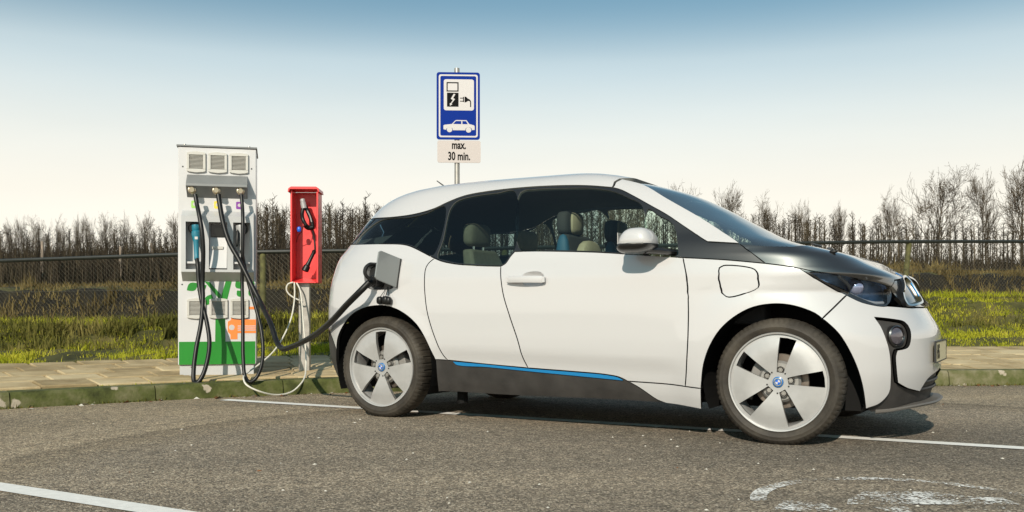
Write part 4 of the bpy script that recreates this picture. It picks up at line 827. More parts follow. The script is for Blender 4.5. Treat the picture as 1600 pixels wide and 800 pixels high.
# ------------------------------------------------------------------ the car: one smooth body surface, cut into panels
BODY = {"XF": [3.1959, 3.2306, 3.2569, 3.255, 3.1859, 3.13, 3.0766, 2.951, 2.8516, 2.6642, 2.4256, 2.2203, 2.0454, 1.8471, 1.5888, 1.373, 1.1893, 0.9957], "XR": [-0.6186, -0.6851, -0.732, -0.738, -0.737, -0.7289, -0.714, -0.6927, -0.6763, -0.658, -0.6022, -0.5268, -0.445, -0.3462, -0.169, 0.1364, 0.6172, 0.8585], "WW": [0.7996, 0.8454, 0.877, 0.8893, 0.8898, 0.8874, 0.8852, 0.8753, 0.8669, 0.8501, 0.8159, 0.777, 0.7306, 0.6698, 0.5999, 0.5113, 0.3194, 0.0259], "XM": 1.0, "pf": 6.0, "qf": 2.4, "pr": 7.0, "qr": 2.6, "pf2": 6.0, "qf2": 4.5}
SEG = {'belt_q': [(0.7404, 1.1511), (0.9226, 1.1421), (1.0085, 1.1391), (1.0785, 1.1369), (1.1381, 1.1352), (1.1934, 1.1337), (1.2483, 1.1316), (1.2962, 1.1297), (1.3456, 1.1277), (1.3924, 1.1250), (1.4330, 1.1211), (1.4738, 1.1146), (1.5122, 1.1060), (1.5581, 1.0932), (1.6052, 1.0783), (1.6582, 1.0600), (1.7049, 1.0425), (1.7330, 1.0322), (1.7587, 1.0227)],
'belt_r': [(1.7587, 1.0227), (1.7885, 1.0126), (1.8201, 1.0030), (1.8544, 0.9953), (1.8924, 0.9884), (1.9331, 0.9824), (1.9677, 0.9784), (2.0049, 0.9751), (2.0432, 0.9723), (2.0812, 0.9698), (2.1173, 0.9676), (2.1565, 0.9655), (2.1944, 0.9640), (2.2317, 0.9626), (2.2689, 0.9612)],
'belt_c': [(2.2689, 0.9612), (2.3015, 0.9778), (2.3158, 0.9958), (2.3283, 1.0158), (2.3416, 1.0322), (2.3550, 1.0481)],
'belt_f': [(2.3550, 1.0481), (2.3920, 1.0480), (2.4289, 1.0479), (2.4654, 1.0474), (2.4991, 1.0467), (2.5325, 1.0456), (2.5719, 1.0441), (2.5999, 1.0429), (2.6317, 1.0415), (2.6664, 1.0399), (2.7028, 1.0382), (2.7401, 1.0363), (2.7772, 1.0343), (2.8135, 1.0323), (2.8479, 1.0302), (2.8796, 1.0282), (2.9155, 1.0256), (2.9498, 1.0228), (2.9830, 1.0199), (3.0118, 1.0170), (3.0404, 1.0141), (3.0692, 1.0113), (3.0988, 1.0086), (3.1285, 1.0058), (3.1582, 1.0031), (3.1875, 1.0004), (3.2161, 0.9978), (3.2434, 0.9952), (3.2702, 0.9926), (3.2957, 0.9901), (3.3206, 0.9877), (3.3453, 0.9852), (3.3703, 0.9828)],
'belt_n': [(3.3703, 0.9828), (3.3984, 0.9808), (3.4263, 0.9788), (3.4543, 0.9768), (3.4829, 0.9746), (3.5075, 0.9726), (3.5323, 0.9706), (3.5574, 0.9685), (3.5834, 0.9662), (3.6107, 0.9636), (3.6362, 0.9609), (3.6630, 0.9580), (3.6906, 0.9549), (3.7187, 0.9516), (3.7469, 0.9483), (3.7749, 0.9451), (3.8024, 0.9421)],
'belt_h': [(3.8024, 0.9421), (3.8262, 0.9388), (3.8501, 0.9356), (3.8738, 0.9323), (3.8964, 0.9288), (3.9216, 0.9242), (3.9461, 0.9194), (3.9708, 0.9145)],
'seam_q': [(1.7587, 1.0227), (1.7396, 1.0086), (1.7225, 0.9933), (1.7119, 0.9769), (1.7059, 0.9573), (1.7059, 0.9330), (1.7102, 0.9048), (1.7139, 0.8766), (1.7167, 0.8504), (1.7203, 0.8242), (1.7247, 0.7963), (1.7295, 0.7681), (1.7350, 0.7384), (1.7412, 0.7075), (1.7487, 0.6760), (1.7578, 0.6454), (1.7687, 0.6135), (1.7809, 0.5812), (1.7937, 0.5499), (1.8060, 0.5207), (1.8186, 0.4907), (1.8314, 0.4614), (1.8439, 0.4351), (1.8555, 0.4139), (1.8674, 0.3983), (1.8787, 0.3854)],
'seam_m': [(2.2689, 0.9612), (2.2706, 0.9354), (2.2740, 0.9071), (2.2782, 0.8814), (2.2829, 0.8526), (2.2886, 0.8222), (2.2958, 0.7919), (2.3039, 0.7650), (2.3135, 0.7375), (2.3238, 0.7098), (2.3343, 0.6820), (2.3444, 0.6545), (2.3545, 0.6270), (2.3650, 0.5994), (2.3755, 0.5719), (2.3856, 0.5448), (2.3943, 0.5184), (2.4025, 0.4884), (2.4091, 0.4583), (2.4154, 0.4300), (2.4221, 0.4050), (2.4327, 0.3775), (2.4433, 0.3526)],
'seam_f': [(3.3703, 0.9828), (3.3724, 0.9588), (3.3766, 0.9349), (3.3793, 0.9109), (3.3884, 0.8867), (3.4095, 0.8620), (3.4266, 0.8375), (3.4479, 0.8118), (3.4674, 0.7832), (3.4608, 0.7565), (3.4535, 0.7270), (3.4459, 0.6957), (3.4369, 0.6634), (3.4273, 0.6310), (3.4192, 0.5995), (3.4140, 0.5698), (3.4120, 0.5407), (3.4104, 0.5120), (3.4083, 0.4839), (3.4060, 0.4564), (3.4035, 0.4296), (3.4010, 0.4038), (3.3982, 0.3731), (3.3962, 0.3439), (3.3945, 0.3152), (3.3930, 0.2860)],
'sill_q': [(1.8787, 0.3854), (1.8358, 0.3868), (1.7925, 0.3883)],
'sill_r': [(1.8787, 0.3854), (1.9209, 0.3827), (1.9627, 0.3800), (2.0043, 0.3773), (2.0456, 0.3746), (2.0866, 0.3720), (2.1274, 0.3694), (2.1680, 0.3670), (2.2036, 0.3650), (2.2389, 0.3631), (2.2741, 0.3613), (2.3091, 0.3596), (2.3438, 0.3578), (2.3772, 0.3561), (2.4103, 0.3544), (2.4433, 0.3526)],
'sill_f1': [(2.4433, 0.3526), (2.4794, 0.3512), (2.5162, 0.3498), (2.5531, 0.3483), (2.5898, 0.3469), (2.6259, 0.3455), (2.6609, 0.3441), (2.6945, 0.3428), (2.7264, 0.3414), (2.7561, 0.3401), (2.7922, 0.3385), (2.8260, 0.3371), (2.8577, 0.3357), (2.8875, 0.3339), (2.9157, 0.3316), (2.9506, 0.3281), (2.9825, 0.3239), (3.0105, 0.3178), (3.0360, 0.3075), (3.0589, 0.2960)],
'sill_f2': [(3.0589, 0.2960), (3.0910, 0.2951), (3.1231, 0.2942), (3.1551, 0.2934), (3.1866, 0.2925), (3.2173, 0.2917), (3.2469, 0.2908), (3.2775, 0.2898), (3.3071, 0.2889), (3.3359, 0.2879), (3.3644, 0.2869), (3.3930, 0.2860)],
'sill_n': [(3.3930, 0.2860), (3.4375, 0.2840), (3.4816, 0.2821)],
'skirt_top': [(3.0589, 0.2960), (3.0910, 0.2951), (3.1231, 0.2942), (3.1551, 0.2934), (3.1866, 0.2925), (3.2173, 0.2917), (3.2469, 0.2908), (3.2775, 0.2898), (3.3071, 0.2889), (3.3359, 0.2879), (3.3644, 0.2869), (3.3930, 0.2860)],
'skirt_edge': [(3.0589, 0.2960), (3.0814, 0.2847), (3.1037, 0.2734), (3.1273, 0.2605), (3.1523, 0.2444), (3.1790, 0.2255), (3.2053, 0.2074), (3.2291, 0.1935), (3.2562, 0.1836), (3.2817, 0.1765)],
'skirt_bot': [(3.2817, 0.1765), (3.3164, 0.1751), (3.3509, 0.1737), (3.3852, 0.1722), (3.4192, 0.1708), (3.4530, 0.1694), (3.4866, 0.1679)],
'skirt_front': [(3.4866, 0.1679), (3.4849, 0.2065), (3.4834, 0.2446), (3.4816, 0.2821)],
'rocker_bot': [(3.2817, 0.1765), (3.2518, 0.1768), (3.2224, 0.1770), (3.1930, 0.1773), (3.1636, 0.1776), (3.1340, 0.1779), (3.1040, 0.1782), (3.0733, 0.1785), (3.0417, 0.1787), (3.0091, 0.1788), (2.9752, 0.1789), (2.9398, 0.1789), (2.9088, 0.1788), (2.8765, 0.1787), (2.8429, 0.1784), (2.8081, 0.1781), (2.7724, 0.1777), (2.7357, 0.1773), (2.6983, 0.1768), (2.6603, 0.1763), (2.6218, 0.1759), (2.5830, 0.1754), (2.5440, 0.1749), (2.5050, 0.1745), (2.4660, 0.1742), (2.4273, 0.1739), (2.3891, 0.1736), (2.3515, 0.1735), (2.3129, 0.1735), (2.2684, 0.1736), (2.2244, 0.1738), (2.1808, 0.1741), (2.1375, 0.1745), (2.0944, 0.1749), (2.0514, 0.1754), (2.0084, 0.1760), (1.9653, 0.1765), (1.9220, 0.1771), (1.8784, 0.1777), (1.8343, 0.1783), (1.7897, 0.1788), (1.7444, 0.1793)],
'rocker_rear': [(1.7444, 0.1793), (1.7575, 0.2111), (1.7675, 0.2426), (1.7746, 0.2747), (1.7805, 0.3025), (1.7859, 0.3311), (1.7901, 0.3598), (1.7925, 0.3883)],
'strip_top': [(1.9183, 0.3785), (1.9544, 0.3767), (1.9901, 0.3750), (2.0255, 0.3733), (2.0609, 0.3716), (2.0963, 0.3699), (2.1319, 0.3681), (2.1679, 0.3663), (2.2023, 0.3644), (2.2367, 0.3624), (2.2712, 0.3604), (2.3059, 0.3584), (2.3414, 0.3564), (2.3746, 0.3544), (2.4087, 0.3525), (2.4431, 0.3507), (2.4778, 0.3491), (2.5138, 0.3475), (2.5506, 0.3460), (2.5874, 0.3445), (2.6240, 0.3431), (2.6596, 0.3417), (2.6938, 0.3404), (2.7260, 0.3391), (2.7559, 0.3378), (2.7922, 0.3364), (2.8262, 0.3351), (2.8581, 0.3339), (2.8878, 0.3323), (2.9156, 0.3301), (2.9486, 0.3268), (2.9785, 0.3228), (3.0030, 0.3176), (3.0328, 0.3041)],
'strip_bot': [(3.0327, 0.2997), (3.0052, 0.3013), (2.9787, 0.3028), (2.9497, 0.3045), (2.9146, 0.3065), (2.8908, 0.3079), (2.8636, 0.3094), (2.8335, 0.3111), (2.8009, 0.3129), (2.7662, 0.3148), (2.7300, 0.3168), (2.6926, 0.3189), (2.6546, 0.3210), (2.6165, 0.3231), (2.5787, 0.3252), (2.5417, 0.3273), (2.5061, 0.3293), (2.4725, 0.3313), (2.4414, 0.3331), (2.4042, 0.3353), (2.3687, 0.3375), (2.3341, 0.3397), (2.2995, 0.3418), (2.2657, 0.3438), (2.2323, 0.3458), (2.1991, 0.3477), (2.1657, 0.3494), (2.1237, 0.3505), (2.0788, 0.3505), (2.0343, 0.3504), (1.9936, 0.3511), (1.9600, 0.3535), (1.9370, 0.3587), (1.9183, 0.3785)],
'arch_r1': [(0.9365, 0.4318), (0.9482, 0.4690), (0.9633, 0.5060), (0.9815, 0.5326), (1.0027, 0.5590), (1.0260, 0.5844), (1.0515, 0.6096), (1.0792, 0.6338), (1.1085, 0.6553), (1.1379, 0.6726), (1.1688, 0.6874), (1.2005, 0.6998), (1.2337, 0.7098), (1.2677, 0.7174), (1.3023, 0.7227), (1.3400, 0.7259), (1.3784, 0.7266), (1.4153, 0.7246), (1.4478, 0.7201), (1.4790, 0.7132), (1.5093, 0.7040), (1.5410, 0.6914), (1.5718, 0.6763), (1.6006, 0.6594), (1.6274, 0.6411), (1.6524, 0.6210), (1.6752, 0.5993), (1.6968, 0.5740), (1.7161, 0.5469), (1.7332, 0.5196), (1.7478, 0.4926), (1.7603, 0.4654), (1.7712, 0.4400), (1.7824, 0.4135), (1.7925, 0.3883)],
'arch_r0': [(0.8463, 0.2620), (0.8761, 0.2963), (0.8967, 0.3299), (0.9118, 0.3613), (0.9265, 0.3974), (0.9365, 0.4318)],
'tail_b': [(0.9365, 0.4318), (0.9143, 0.4657), (0.8925, 0.4882), (0.8644, 0.5122), (0.8255, 0.5414), (0.7524, 0.5712)],
'arch_f1': [(3.4816, 0.2821), (3.4830, 0.3082), (3.4842, 0.3345), (3.4858, 0.3605), (3.4889, 0.3857), (3.4938, 0.4099), (3.5010, 0.4354), (3.5092, 0.4599), (3.5185, 0.4836), (3.5289, 0.5066), (3.5406, 0.5292), (3.5534, 0.5512), (3.5687, 0.5723), (3.5871, 0.5922), (3.6081, 0.6109), (3.6311, 0.6286), (3.6555, 0.6450), (3.6807, 0.6602), (3.7077, 0.6750), (3.7353, 0.6887), (3.7630, 0.7008), (3.7908, 0.7107), (3.8206, 0.7186), (3.8509, 0.7242), (3.8808, 0.7278), (3.9093, 0.7295), (3.9345, 0.7294), (3.9587, 0.7275), (3.9819, 0.7240), (4.0044, 0.7188), (4.0279, 0.7114), (4.0512, 0.7020), (4.0722, 0.6915), (4.0887, 0.6810), (4.1018, 0.6673), (4.1117, 0.6532)],
'arch_f2': [(4.1117, 0.6532), (4.1251, 0.6353), (4.1358, 0.6186), (4.1488, 0.5978), (4.1620, 0.5751), (4.1725, 0.5563), (4.1844, 0.5361), (4.1957, 0.5151), (4.2063, 0.4937), (4.2167, 0.4714), (4.2265, 0.4485), (4.2356, 0.4251), (4.2439, 0.4017), (4.2519, 0.3787), (4.2606, 0.3555), (4.2698, 0.3318), (4.2794, 0.3074), (4.2892, 0.2806), (4.2983, 0.2530), (4.3076, 0.2248), (4.3186, 0.1964)],
'bezel_lo1': [(3.9708, 0.9145), (3.9917, 0.8997), (4.0193, 0.8849), (4.0548, 0.8702), (4.0923, 0.8559), (4.1261, 0.8418), (4.1621, 0.8281), (4.2000, 0.8147), (4.2394, 0.8015), (4.2777, 0.7883), (4.2961, 0.7748)],
'bezel_lo2': [(4.2961, 0.7748), (4.3163, 0.7627), (4.3369, 0.7506), (4.3597, 0.7403), (4.3870, 0.7325), (4.4172, 0.7265), (4.4453, 0.7222), (4.4681, 0.7198), (4.4889, 0.7189), (4.5182, 0.7207)],
'bezel_up': [(3.9708, 0.9145), (3.9922, 0.9093), (4.0142, 0.9041), (4.0385, 0.8991), (4.0629, 0.8948), (4.0896, 0.8907), (4.1177, 0.8866), (4.1467, 0.8823), (4.1767, 0.8776), (4.2079, 0.8727), (4.2402, 0.8678), (4.2737, 0.8630), (4.3080, 0.8583), (4.3419, 0.8536), (4.3767, 0.8489), (4.4111, 0.8445), (4.4480, 0.8399), (4.4850, 0.8356), (4.5212, 0.8309), (4.5610, 0.8249), (4.6011, 0.8186)],
'bezel_in': [(4.5182, 0.7207), (4.5431, 0.7317), (4.5684, 0.7442), (4.5983, 0.7658), (4.6249, 0.7886), (4.6142, 0.8040), (4.6011, 0.8186)],
'seam_b': [(4.2961, 0.7748), (4.2565, 0.7504), (4.2189, 0.7260), (4.1830, 0.7017), (4.1475, 0.6775), (4.1117, 0.6532)],
'fen_r': [(4.3186, 0.1964), (4.3436, 0.2037), (4.3695, 0.2108), (4.3926, 0.2212), (4.4121, 0.2363), (4.4293, 0.2544), (4.4407, 0.2744), (4.4435, 0.2938), (4.4411, 0.3148), (4.4374, 0.3384), (4.4346, 0.3626), (4.4326, 0.3901), (4.4320, 0.4186), (4.4308, 0.4463), (4.4286, 0.4709), (4.4243, 0.4968), (4.4185, 0.5202), (4.4111, 0.5434), (4.4038, 0.5683), (4.4008, 0.5929), (4.3998, 0.6154), (4.3963, 0.6392), (4.3916, 0.6612)],
'fog_r': [(4.3916, 0.6612), (4.4188, 0.6589), (4.4477, 0.6567), (4.4769, 0.6542), (4.5049, 0.6510), (4.5354, 0.6474), (4.5650, 0.6432), (4.5864, 0.6355), (4.5967, 0.6199), (4.5964, 0.6005), (4.5896, 0.5763), (4.5822, 0.5509), (4.5745, 0.5265), (4.5568, 0.5065), (4.5197, 0.4976), (4.4789, 0.4931)],
'fog_r2': [(4.4789, 0.4931), (4.4713, 0.4794), (4.4653, 0.4637), (4.4636, 0.4398), (4.4654, 0.4114), (4.4685, 0.3842), (4.4731, 0.3635), (4.4797, 0.3436), (4.4874, 0.3235)],
'fog_r3': [(4.4874, 0.3235), (4.5258, 0.3072), (4.5702, 0.2917), (4.6097, 0.2826), (4.6563, 0.2745), (4.7105, 0.2657)],
'intake': [(4.7105, 0.2657), (4.7315, 0.2884), (4.7543, 0.3110), (4.7872, 0.3307), (4.8352, 0.3445), (4.9056, 0.3552), (5.0142, 0.3639)],
'rail': [(0.9097, 1.3196), (1.0005, 1.3159), (1.0729, 1.3137), (1.1373, 1.3130), (1.1861, 1.3135), (1.2335, 1.3147), (1.2784, 1.3165), (1.3194, 1.3193), (1.3636, 1.3235), (1.4042, 1.3288), (1.4420, 1.3350), (1.4740, 1.3413), (1.5038, 1.3482), (1.5326, 1.3565), (1.5619, 1.3678), (1.5896, 1.3807), (1.6190, 1.3931), (1.6536, 1.4059), (1.6903, 1.4181), (1.7331, 1.4284), (1.7685, 1.4341), (1.8074, 1.4386), (1.8496, 1.4423), (1.8946, 1.4454), (1.9421, 1.4483), (1.9871, 1.4507), (2.0351, 1.4528), (2.0853, 1.4545), (2.1371, 1.4558), (2.1896, 1.4569), (2.2422, 1.4576), (2.2940, 1.4579), (2.3497, 1.4580), (2.4321, 1.4576), (2.5144, 1.4569), (2.5951, 1.4559), (2.6728, 1.4546), (2.7464, 1.4532), (2.8149, 1.4516), (2.8866, 1.4495), (2.9526, 1.4473), (3.0143, 1.4448), (3.0728, 1.4418), (3.1291, 1.4385), (3.1807, 1.4346), (3.2292, 1.4303), (3.2756, 1.4257), (3.3209, 1.4210), (3.3661, 1.4166)],
'rail2': [(3.3661, 1.4166), (3.3954, 1.4091), (3.4223, 1.3995), (3.4414, 1.3854), (3.4589, 1.3679), (3.4764, 1.3498), (3.4899, 1.3352), (3.5014, 1.3201), (3.5121, 1.3048), (3.5236, 1.2898), (3.5358, 1.2754), (3.5478, 1.2612), (3.5582, 1.2469), (3.5657, 1.2320), (3.5691, 1.2158), (3.5706, 1.1993), (3.5711, 1.1823), (3.5708, 1.1649), (3.5686, 1.1473), (3.5621, 1.1280), (3.5499, 1.1091), (3.5434, 1.0925), (3.5479, 1.0802), (3.5566, 1.0669)],
'apil_b': [(3.5566, 1.0669), (3.5849, 1.0645), (3.6135, 1.0621), (3.6423, 1.0597), (3.6721, 1.0571), (3.7025, 1.0545), (3.7331, 1.0519)],
'seam_a': [(3.3661, 1.4166), (3.5012, 1.4482), (3.5973, 1.4600), (3.7145, 1.4707)],
'ws_side': [(3.7145, 1.4707), (3.7256, 1.4616), (3.7452, 1.4534), (3.7649, 1.4451), (3.7786, 1.4354), (3.7827, 1.4234), (3.7782, 1.4071), (3.7719, 1.3886), (3.7682, 1.3687), (3.7682, 1.3484), (3.7719, 1.3285), (3.7763, 1.3116), (3.7834, 1.2941), (3.7923, 1.2763), (3.8009, 1.2586), (3.8076, 1.2414), (3.8107, 1.2250), (3.8107, 1.2098), (3.8097, 1.1922), (3.8067, 1.1760), (3.8010, 1.1602), (3.7912, 1.1436), (3.7779, 1.1279), (3.7575, 1.1109), (3.7379, 1.0941), (3.7341, 1.0793), (3.7325, 1.0676), (3.7331, 1.0519)],
'cowl': [(3.7331, 1.0519), (3.7624, 1.0490), (3.7916, 1.0460), (3.8208, 1.0430), (3.8506, 1.0404), (3.8814, 1.0383), (3.9142, 1.0368), (3.9487, 1.0358), (3.9853, 1.0352), (4.0240, 1.0348), (4.0652, 1.0343)],
'trim_seam': [(3.7331, 1.0519), (3.7456, 1.0331), (3.7576, 1.0144), (3.7545, 0.9958), (3.7662, 0.9777), (3.7838, 0.9598), (3.8024, 0.9421)],
'hood_front': [(4.6011, 0.8186), (4.6743, 0.8590)],
'hood_edge': [(3.7331, 1.0519), (3.7584, 1.0477), (3.7829, 1.0436), (3.8082, 1.0394), (3.8362, 1.0348), (3.8607, 1.0311), (3.8878, 1.0273), (3.9173, 1.0235), (3.9475, 1.0195), (3.9675, 1.0151), (3.9879, 1.0106), (4.0086, 1.0057), (4.0324, 1.0006), (4.0591, 0.9956), (4.0875, 0.9904), (4.1171, 0.9849), (4.1477, 0.9789), (4.1788, 0.9721), (4.2097, 0.9644), (4.2370, 0.9562), (4.2628, 0.9468), (4.2861, 0.9365), (4.3067, 0.9257), (4.3258, 0.9148), (4.3471, 0.9042), (4.3719, 0.8944), (4.4004, 0.8856), (4.4450, 0.8747), (4.4911, 0.8648), (4.5371, 0.8551), (4.5862, 0.8454)],
'tailglass': [(0.7404, 1.1511), (0.8114, 1.1769), (0.8454, 1.2047), (0.8684, 1.2330), (0.8868, 1.2616), (0.9010, 1.2904), (0.9097, 1.3196)],
'pane_q': [(0.8944, 1.1555), (0.8666, 1.1740), (0.8662, 1.1989), (0.8867, 1.2267), (0.9194, 1.2542), (0.9580, 1.2780), (0.9985, 1.2946), (1.0489, 1.3031), (1.1099, 1.3059), (1.1741, 1.3053), (1.2361, 1.3034), (1.2916, 1.3022), (1.3366, 1.3036), (1.3834, 1.3083), (1.4227, 1.3139), (1.4619, 1.3214), (1.4993, 1.3351), (1.5373, 1.3538), (1.5751, 1.3668), (1.6120, 1.3636), (1.6382, 1.3452), (1.6660, 1.3132), (1.6911, 1.2719), (1.7110, 1.2256), (1.7247, 1.1781), (1.7334, 1.1330), (1.7413, 1.0940), (1.7441, 1.0649), (1.7374, 1.0498), (1.7156, 1.0489), (1.6873, 1.0573), (1.6441, 1.0727), (1.5951, 1.0910), (1.5507, 1.1060), (1.5075, 1.1187), (1.4676, 1.1265), (1.4245, 1.1318), (1.3849, 1.1349), (1.3404, 1.1369), (1.2918, 1.1385), (1.2403, 1.1404), (1.1814, 1.1407), (1.1101, 1.1393), (1.0328, 1.1393), (0.9564, 1.1438)],
'pane_r': [(1.7819, 1.0282), (1.7734, 1.0473), (1.7697, 1.0745), (1.7643, 1.1065), (1.7588, 1.1393), (1.7505, 1.1707), (1.7390, 1.2065), (1.7241, 1.2444), (1.7087, 1.2814), (1.6947, 1.3147), (1.6861, 1.3412), (1.6846, 1.3710), (1.6949, 1.3917), (1.7227, 1.4055), (1.7632, 1.4142), (1.8014, 1.4199), (1.8453, 1.4240), (1.8910, 1.4273), (1.9389, 1.4299), (1.9884, 1.4316), (2.0392, 1.4329), (2.0799, 1.4375), (2.1215, 1.4445), (2.1644, 1.4461), (2.2070, 1.4352), (2.2370, 1.4145), (2.2654, 1.3827), (2.2893, 1.3429), (2.3088, 1.2982), (2.3232, 1.2512), (2.3334, 1.2044), (2.3394, 1.1604), (2.3429, 1.1214), (2.3457, 1.0897), (2.3457, 1.0680), (2.3364, 1.0502), (2.3237, 1.0373), (2.3144, 1.0177), (2.3035, 0.9990), (2.2919, 0.9850), (2.2744, 0.9746), (2.2446, 0.9710), (2.2044, 0.9726), (2.1594, 0.9766), (2.1155, 0.9802), (2.0797, 0.9822), (2.0422, 0.9844), (2.0046, 0.9870), (1.9686, 0.9903), (1.9356, 0.9942), (1.8996, 1.0005), (1.8666, 1.0077), (1.8366, 1.0147), (1.8057, 1.0190)],
'pane_f': [(2.2714, 1.4277), (2.3061, 1.4408), (2.3760, 1.4400), (2.4356, 1.4411), (2.5080, 1.4410), (2.5879, 1.4399), (2.6704, 1.4382), (2.7510, 1.4361), (2.8259, 1.4339), (2.8918, 1.4319), (2.9555, 1.4300), (3.0146, 1.4281), (3.0696, 1.4259), (3.1204, 1.4229), (3.1672, 1.4186), (3.2150, 1.4126), (3.2579, 1.4056), (3.2958, 1.3974), (3.3283, 1.3877), (3.3609, 1.3731), (3.3867, 1.3564), (3.4082, 1.3397), (3.4299, 1.3282), (3.4475, 1.3166), (3.4445, 1.2967), (3.4250, 1.2742), (3.3925, 1.2429), (3.3494, 1.2059), (3.3027, 1.1659), (3.2500, 1.1255), (3.2002, 1.0872), (3.1812, 1.0538), (3.1742, 1.0280), (3.1600, 1.0123), (3.1315, 1.0062), (3.1059, 1.0131), (3.0769, 1.0204), (3.0481, 1.0230), (3.0171, 1.0259), (2.9843, 1.0291), (2.9500, 1.0323), (2.9145, 1.0354), (2.8783, 1.0383), (2.8472, 1.0405), (2.8140, 1.0426), (2.7792, 1.0448), (2.7434, 1.0468), (2.7071, 1.0488), (2.6710, 1.0507), (2.6357, 1.0525), (2.6019, 1.0542), (2.5704, 1.0557), (2.5294, 1.0544), (2.4893, 1.0498), (2.4517, 1.0465), (2.4179, 1.0492), (2.3889, 1.0627), (2.3695, 1.0836), (2.3504, 1.1148), (2.3336, 1.1534), (2.3191, 1.1972), (2.3055, 1.2438), (2.2930, 1.2908), (2.2819, 1.3355), (2.2737, 1.3752), (2.2692, 1.4070)],
'pane_v': [(3.4684, 1.2694), (3.4874, 1.2646), (3.4908, 1.2455), (3.4929, 1.2265), (3.5055, 1.2136), (3.5184, 1.2009), (3.5150, 1.1823), (3.4910, 1.1589), (3.4489, 1.1290), (3.3942, 1.0967), (3.3724, 1.0664), (3.3653, 1.0421), (3.3637, 1.0162), (3.3376, 0.9979), (3.3129, 0.9900), (3.2784, 0.9863), (3.2405, 0.9878), (3.2074, 0.9954), (3.1914, 1.0102), (3.1859, 1.0320), (3.1831, 1.0650), (3.2092, 1.1056), (3.2714, 1.1490), (3.3289, 1.1913), (3.3861, 1.2283), (3.4354, 1.2559)],
'fuel': [(3.5591, 0.9229), (3.5830, 0.9344), (3.6060, 0.9356), (3.6381, 0.9338), (3.6731, 0.9297), (3.7037, 0.9242), (3.7252, 0.9181), (3.7388, 0.9114), (3.7486, 0.9008), (3.7700, 0.8752), (3.8018, 0.8421), (3.8207, 0.8175), (3.8144, 0.8043), (3.8019, 0.7947), (3.7732, 0.7836), (3.7365, 0.7737), (3.7081, 0.7681), (3.6887, 0.7665), (3.6746, 0.7699), (3.6645, 0.7817), (3.6450, 0.8006), (3.6186, 0.8215), (3.5920, 0.8495), (3.5648, 0.8792), (3.5543, 0.9055)],
'lamp': [(4.0198, 0.8959), (4.0286, 0.8967), (4.0504, 0.8941), (4.0813, 0.8893), (4.1180, 0.8834), (4.1561, 0.8774), (4.1896, 0.8725), (4.2279, 0.8671), (4.2665, 0.8617), (4.3036, 0.8561), (4.3416, 0.8504), (4.3844, 0.8447), (4.4318, 0.8389), (4.4797, 0.8332), (4.5225, 0.8276), (4.5621, 0.8226), (4.5921, 0.8151), (4.6124, 0.7884), (4.5896, 0.7690), (4.5637, 0.7509), (4.5177, 0.7323), (4.4915, 0.7291), (4.4659, 0.7305), (4.4420, 0.7362), (4.4185, 0.7453), (4.3956, 0.7552), (4.3718, 0.7659), (4.3485, 0.7774), (4.3247, 0.7898), (4.2894, 0.7995), (4.2527, 0.8098), (4.2163, 0.8206), (4.1820, 0.8313), (4.1515, 0.8417), (4.1157, 0.8556), (4.0789, 0.8693), (4.0489, 0.8810)],
'kidney_o': [(4.6757, 0.8608), (5.0643, 0.8778), (5.0191, 0.7505), (4.8830, 0.7250), (4.6774, 0.7244), (4.6743, 0.7516)],
'port': [(1.1998, 0.9893), (1.2292, 1.0012), (1.2778, 1.0063), (1.3337, 1.0049), (1.3856, 0.9973), (1.4232, 0.9839), (1.4515, 0.9534), (1.4718, 0.9099), (1.4773, 0.8673), (1.4687, 0.8392), (1.4385, 0.8294), (1.3960, 0.8297), (1.3480, 0.8289), (1.2934, 0.8318), (1.2505, 0.8460), (1.2264, 0.8756), (1.2052, 0.9180), (1.1928, 0.9603)],
'handle': [(2.3416, 0.8792), (2.5659, 0.8756)],
'handle_cup': [(2.4195, 0.9045), (2.4464, 0.9193), (2.4837, 0.9248), (2.5201, 0.9241), (2.5494, 0.9133), (2.5630, 0.8815), (2.5620, 0.8496), (2.5365, 0.8380), (2.5010, 0.8354), (2.4634, 0.8368), (2.4323, 0.8475), (2.4182, 0.8755)],
'mirror_root': [(3.2472, 1.0023), (3.3666, 0.9988)],
'flap_hinge': [(1.4861, 1.0236), (1.4999, 0.8389)],
'fogc': [(4.4899, 0.5671)],
'plate': [(4.8336, 0.5181), (4.8284, 0.4219)],
'antenna': [(1.5067, 1.4926)],
'caps': [(1.4237, 0.7575)],
'cowl_end': [(4.1983, 1.0431)],
'washer': [(4.3223, 1.0010)],
'sidelow': [(1.7075, 0.7562)],
'lamp_guide': [(4.1997, 0.8693), (4.2558, 0.8418), (4.3232, 0.8029), (4.3747, 0.7651), (4.4535, 0.7438), (4.5270, 0.7441)],
'lens': [(4.3645, 0.7998)],
'fog_c': [(4.4899, 0.5671)]}
ZK = np.array([.14,.25,.40,.55,.70,.80,.88,.95,1.00,1.05,1.12,1.22,1.32,1.42,1.497,1.538,1.560,1.568])
def cpoly(vk, z):
    zk = ZK; vk = np.asarray(vk, float); h = np.diff(zk); d = np.diff(vk)/h; mm = np.zeros(len(zk))
    for i in range(1, len(zk)-1):
        if d[i-1]*d[i] > 0:
            w1 = 2*h[i]+h[i-1]; w2 = h[i]+2*h[i-1]; mm[i] = (w1+w2)/(w1/d[i-1]+w2/d[i])
    mm[0] = d[0]; mm[-1] = d[-1]; z = np.clip(z, zk[0], zk[-1]); i = np.clip(np.searchsorted(zk, z)-1, 0, len(zk)-2); t = (z-zk[i])/h[i]
    return vk[i]*(1+2*t)*(1-t)**2+mm[i]*h[i]*t*(1-t)**2+vk[i+1]*t*t*(3-2*t)+mm[i+1]*h[i]*t*t*(t-1)
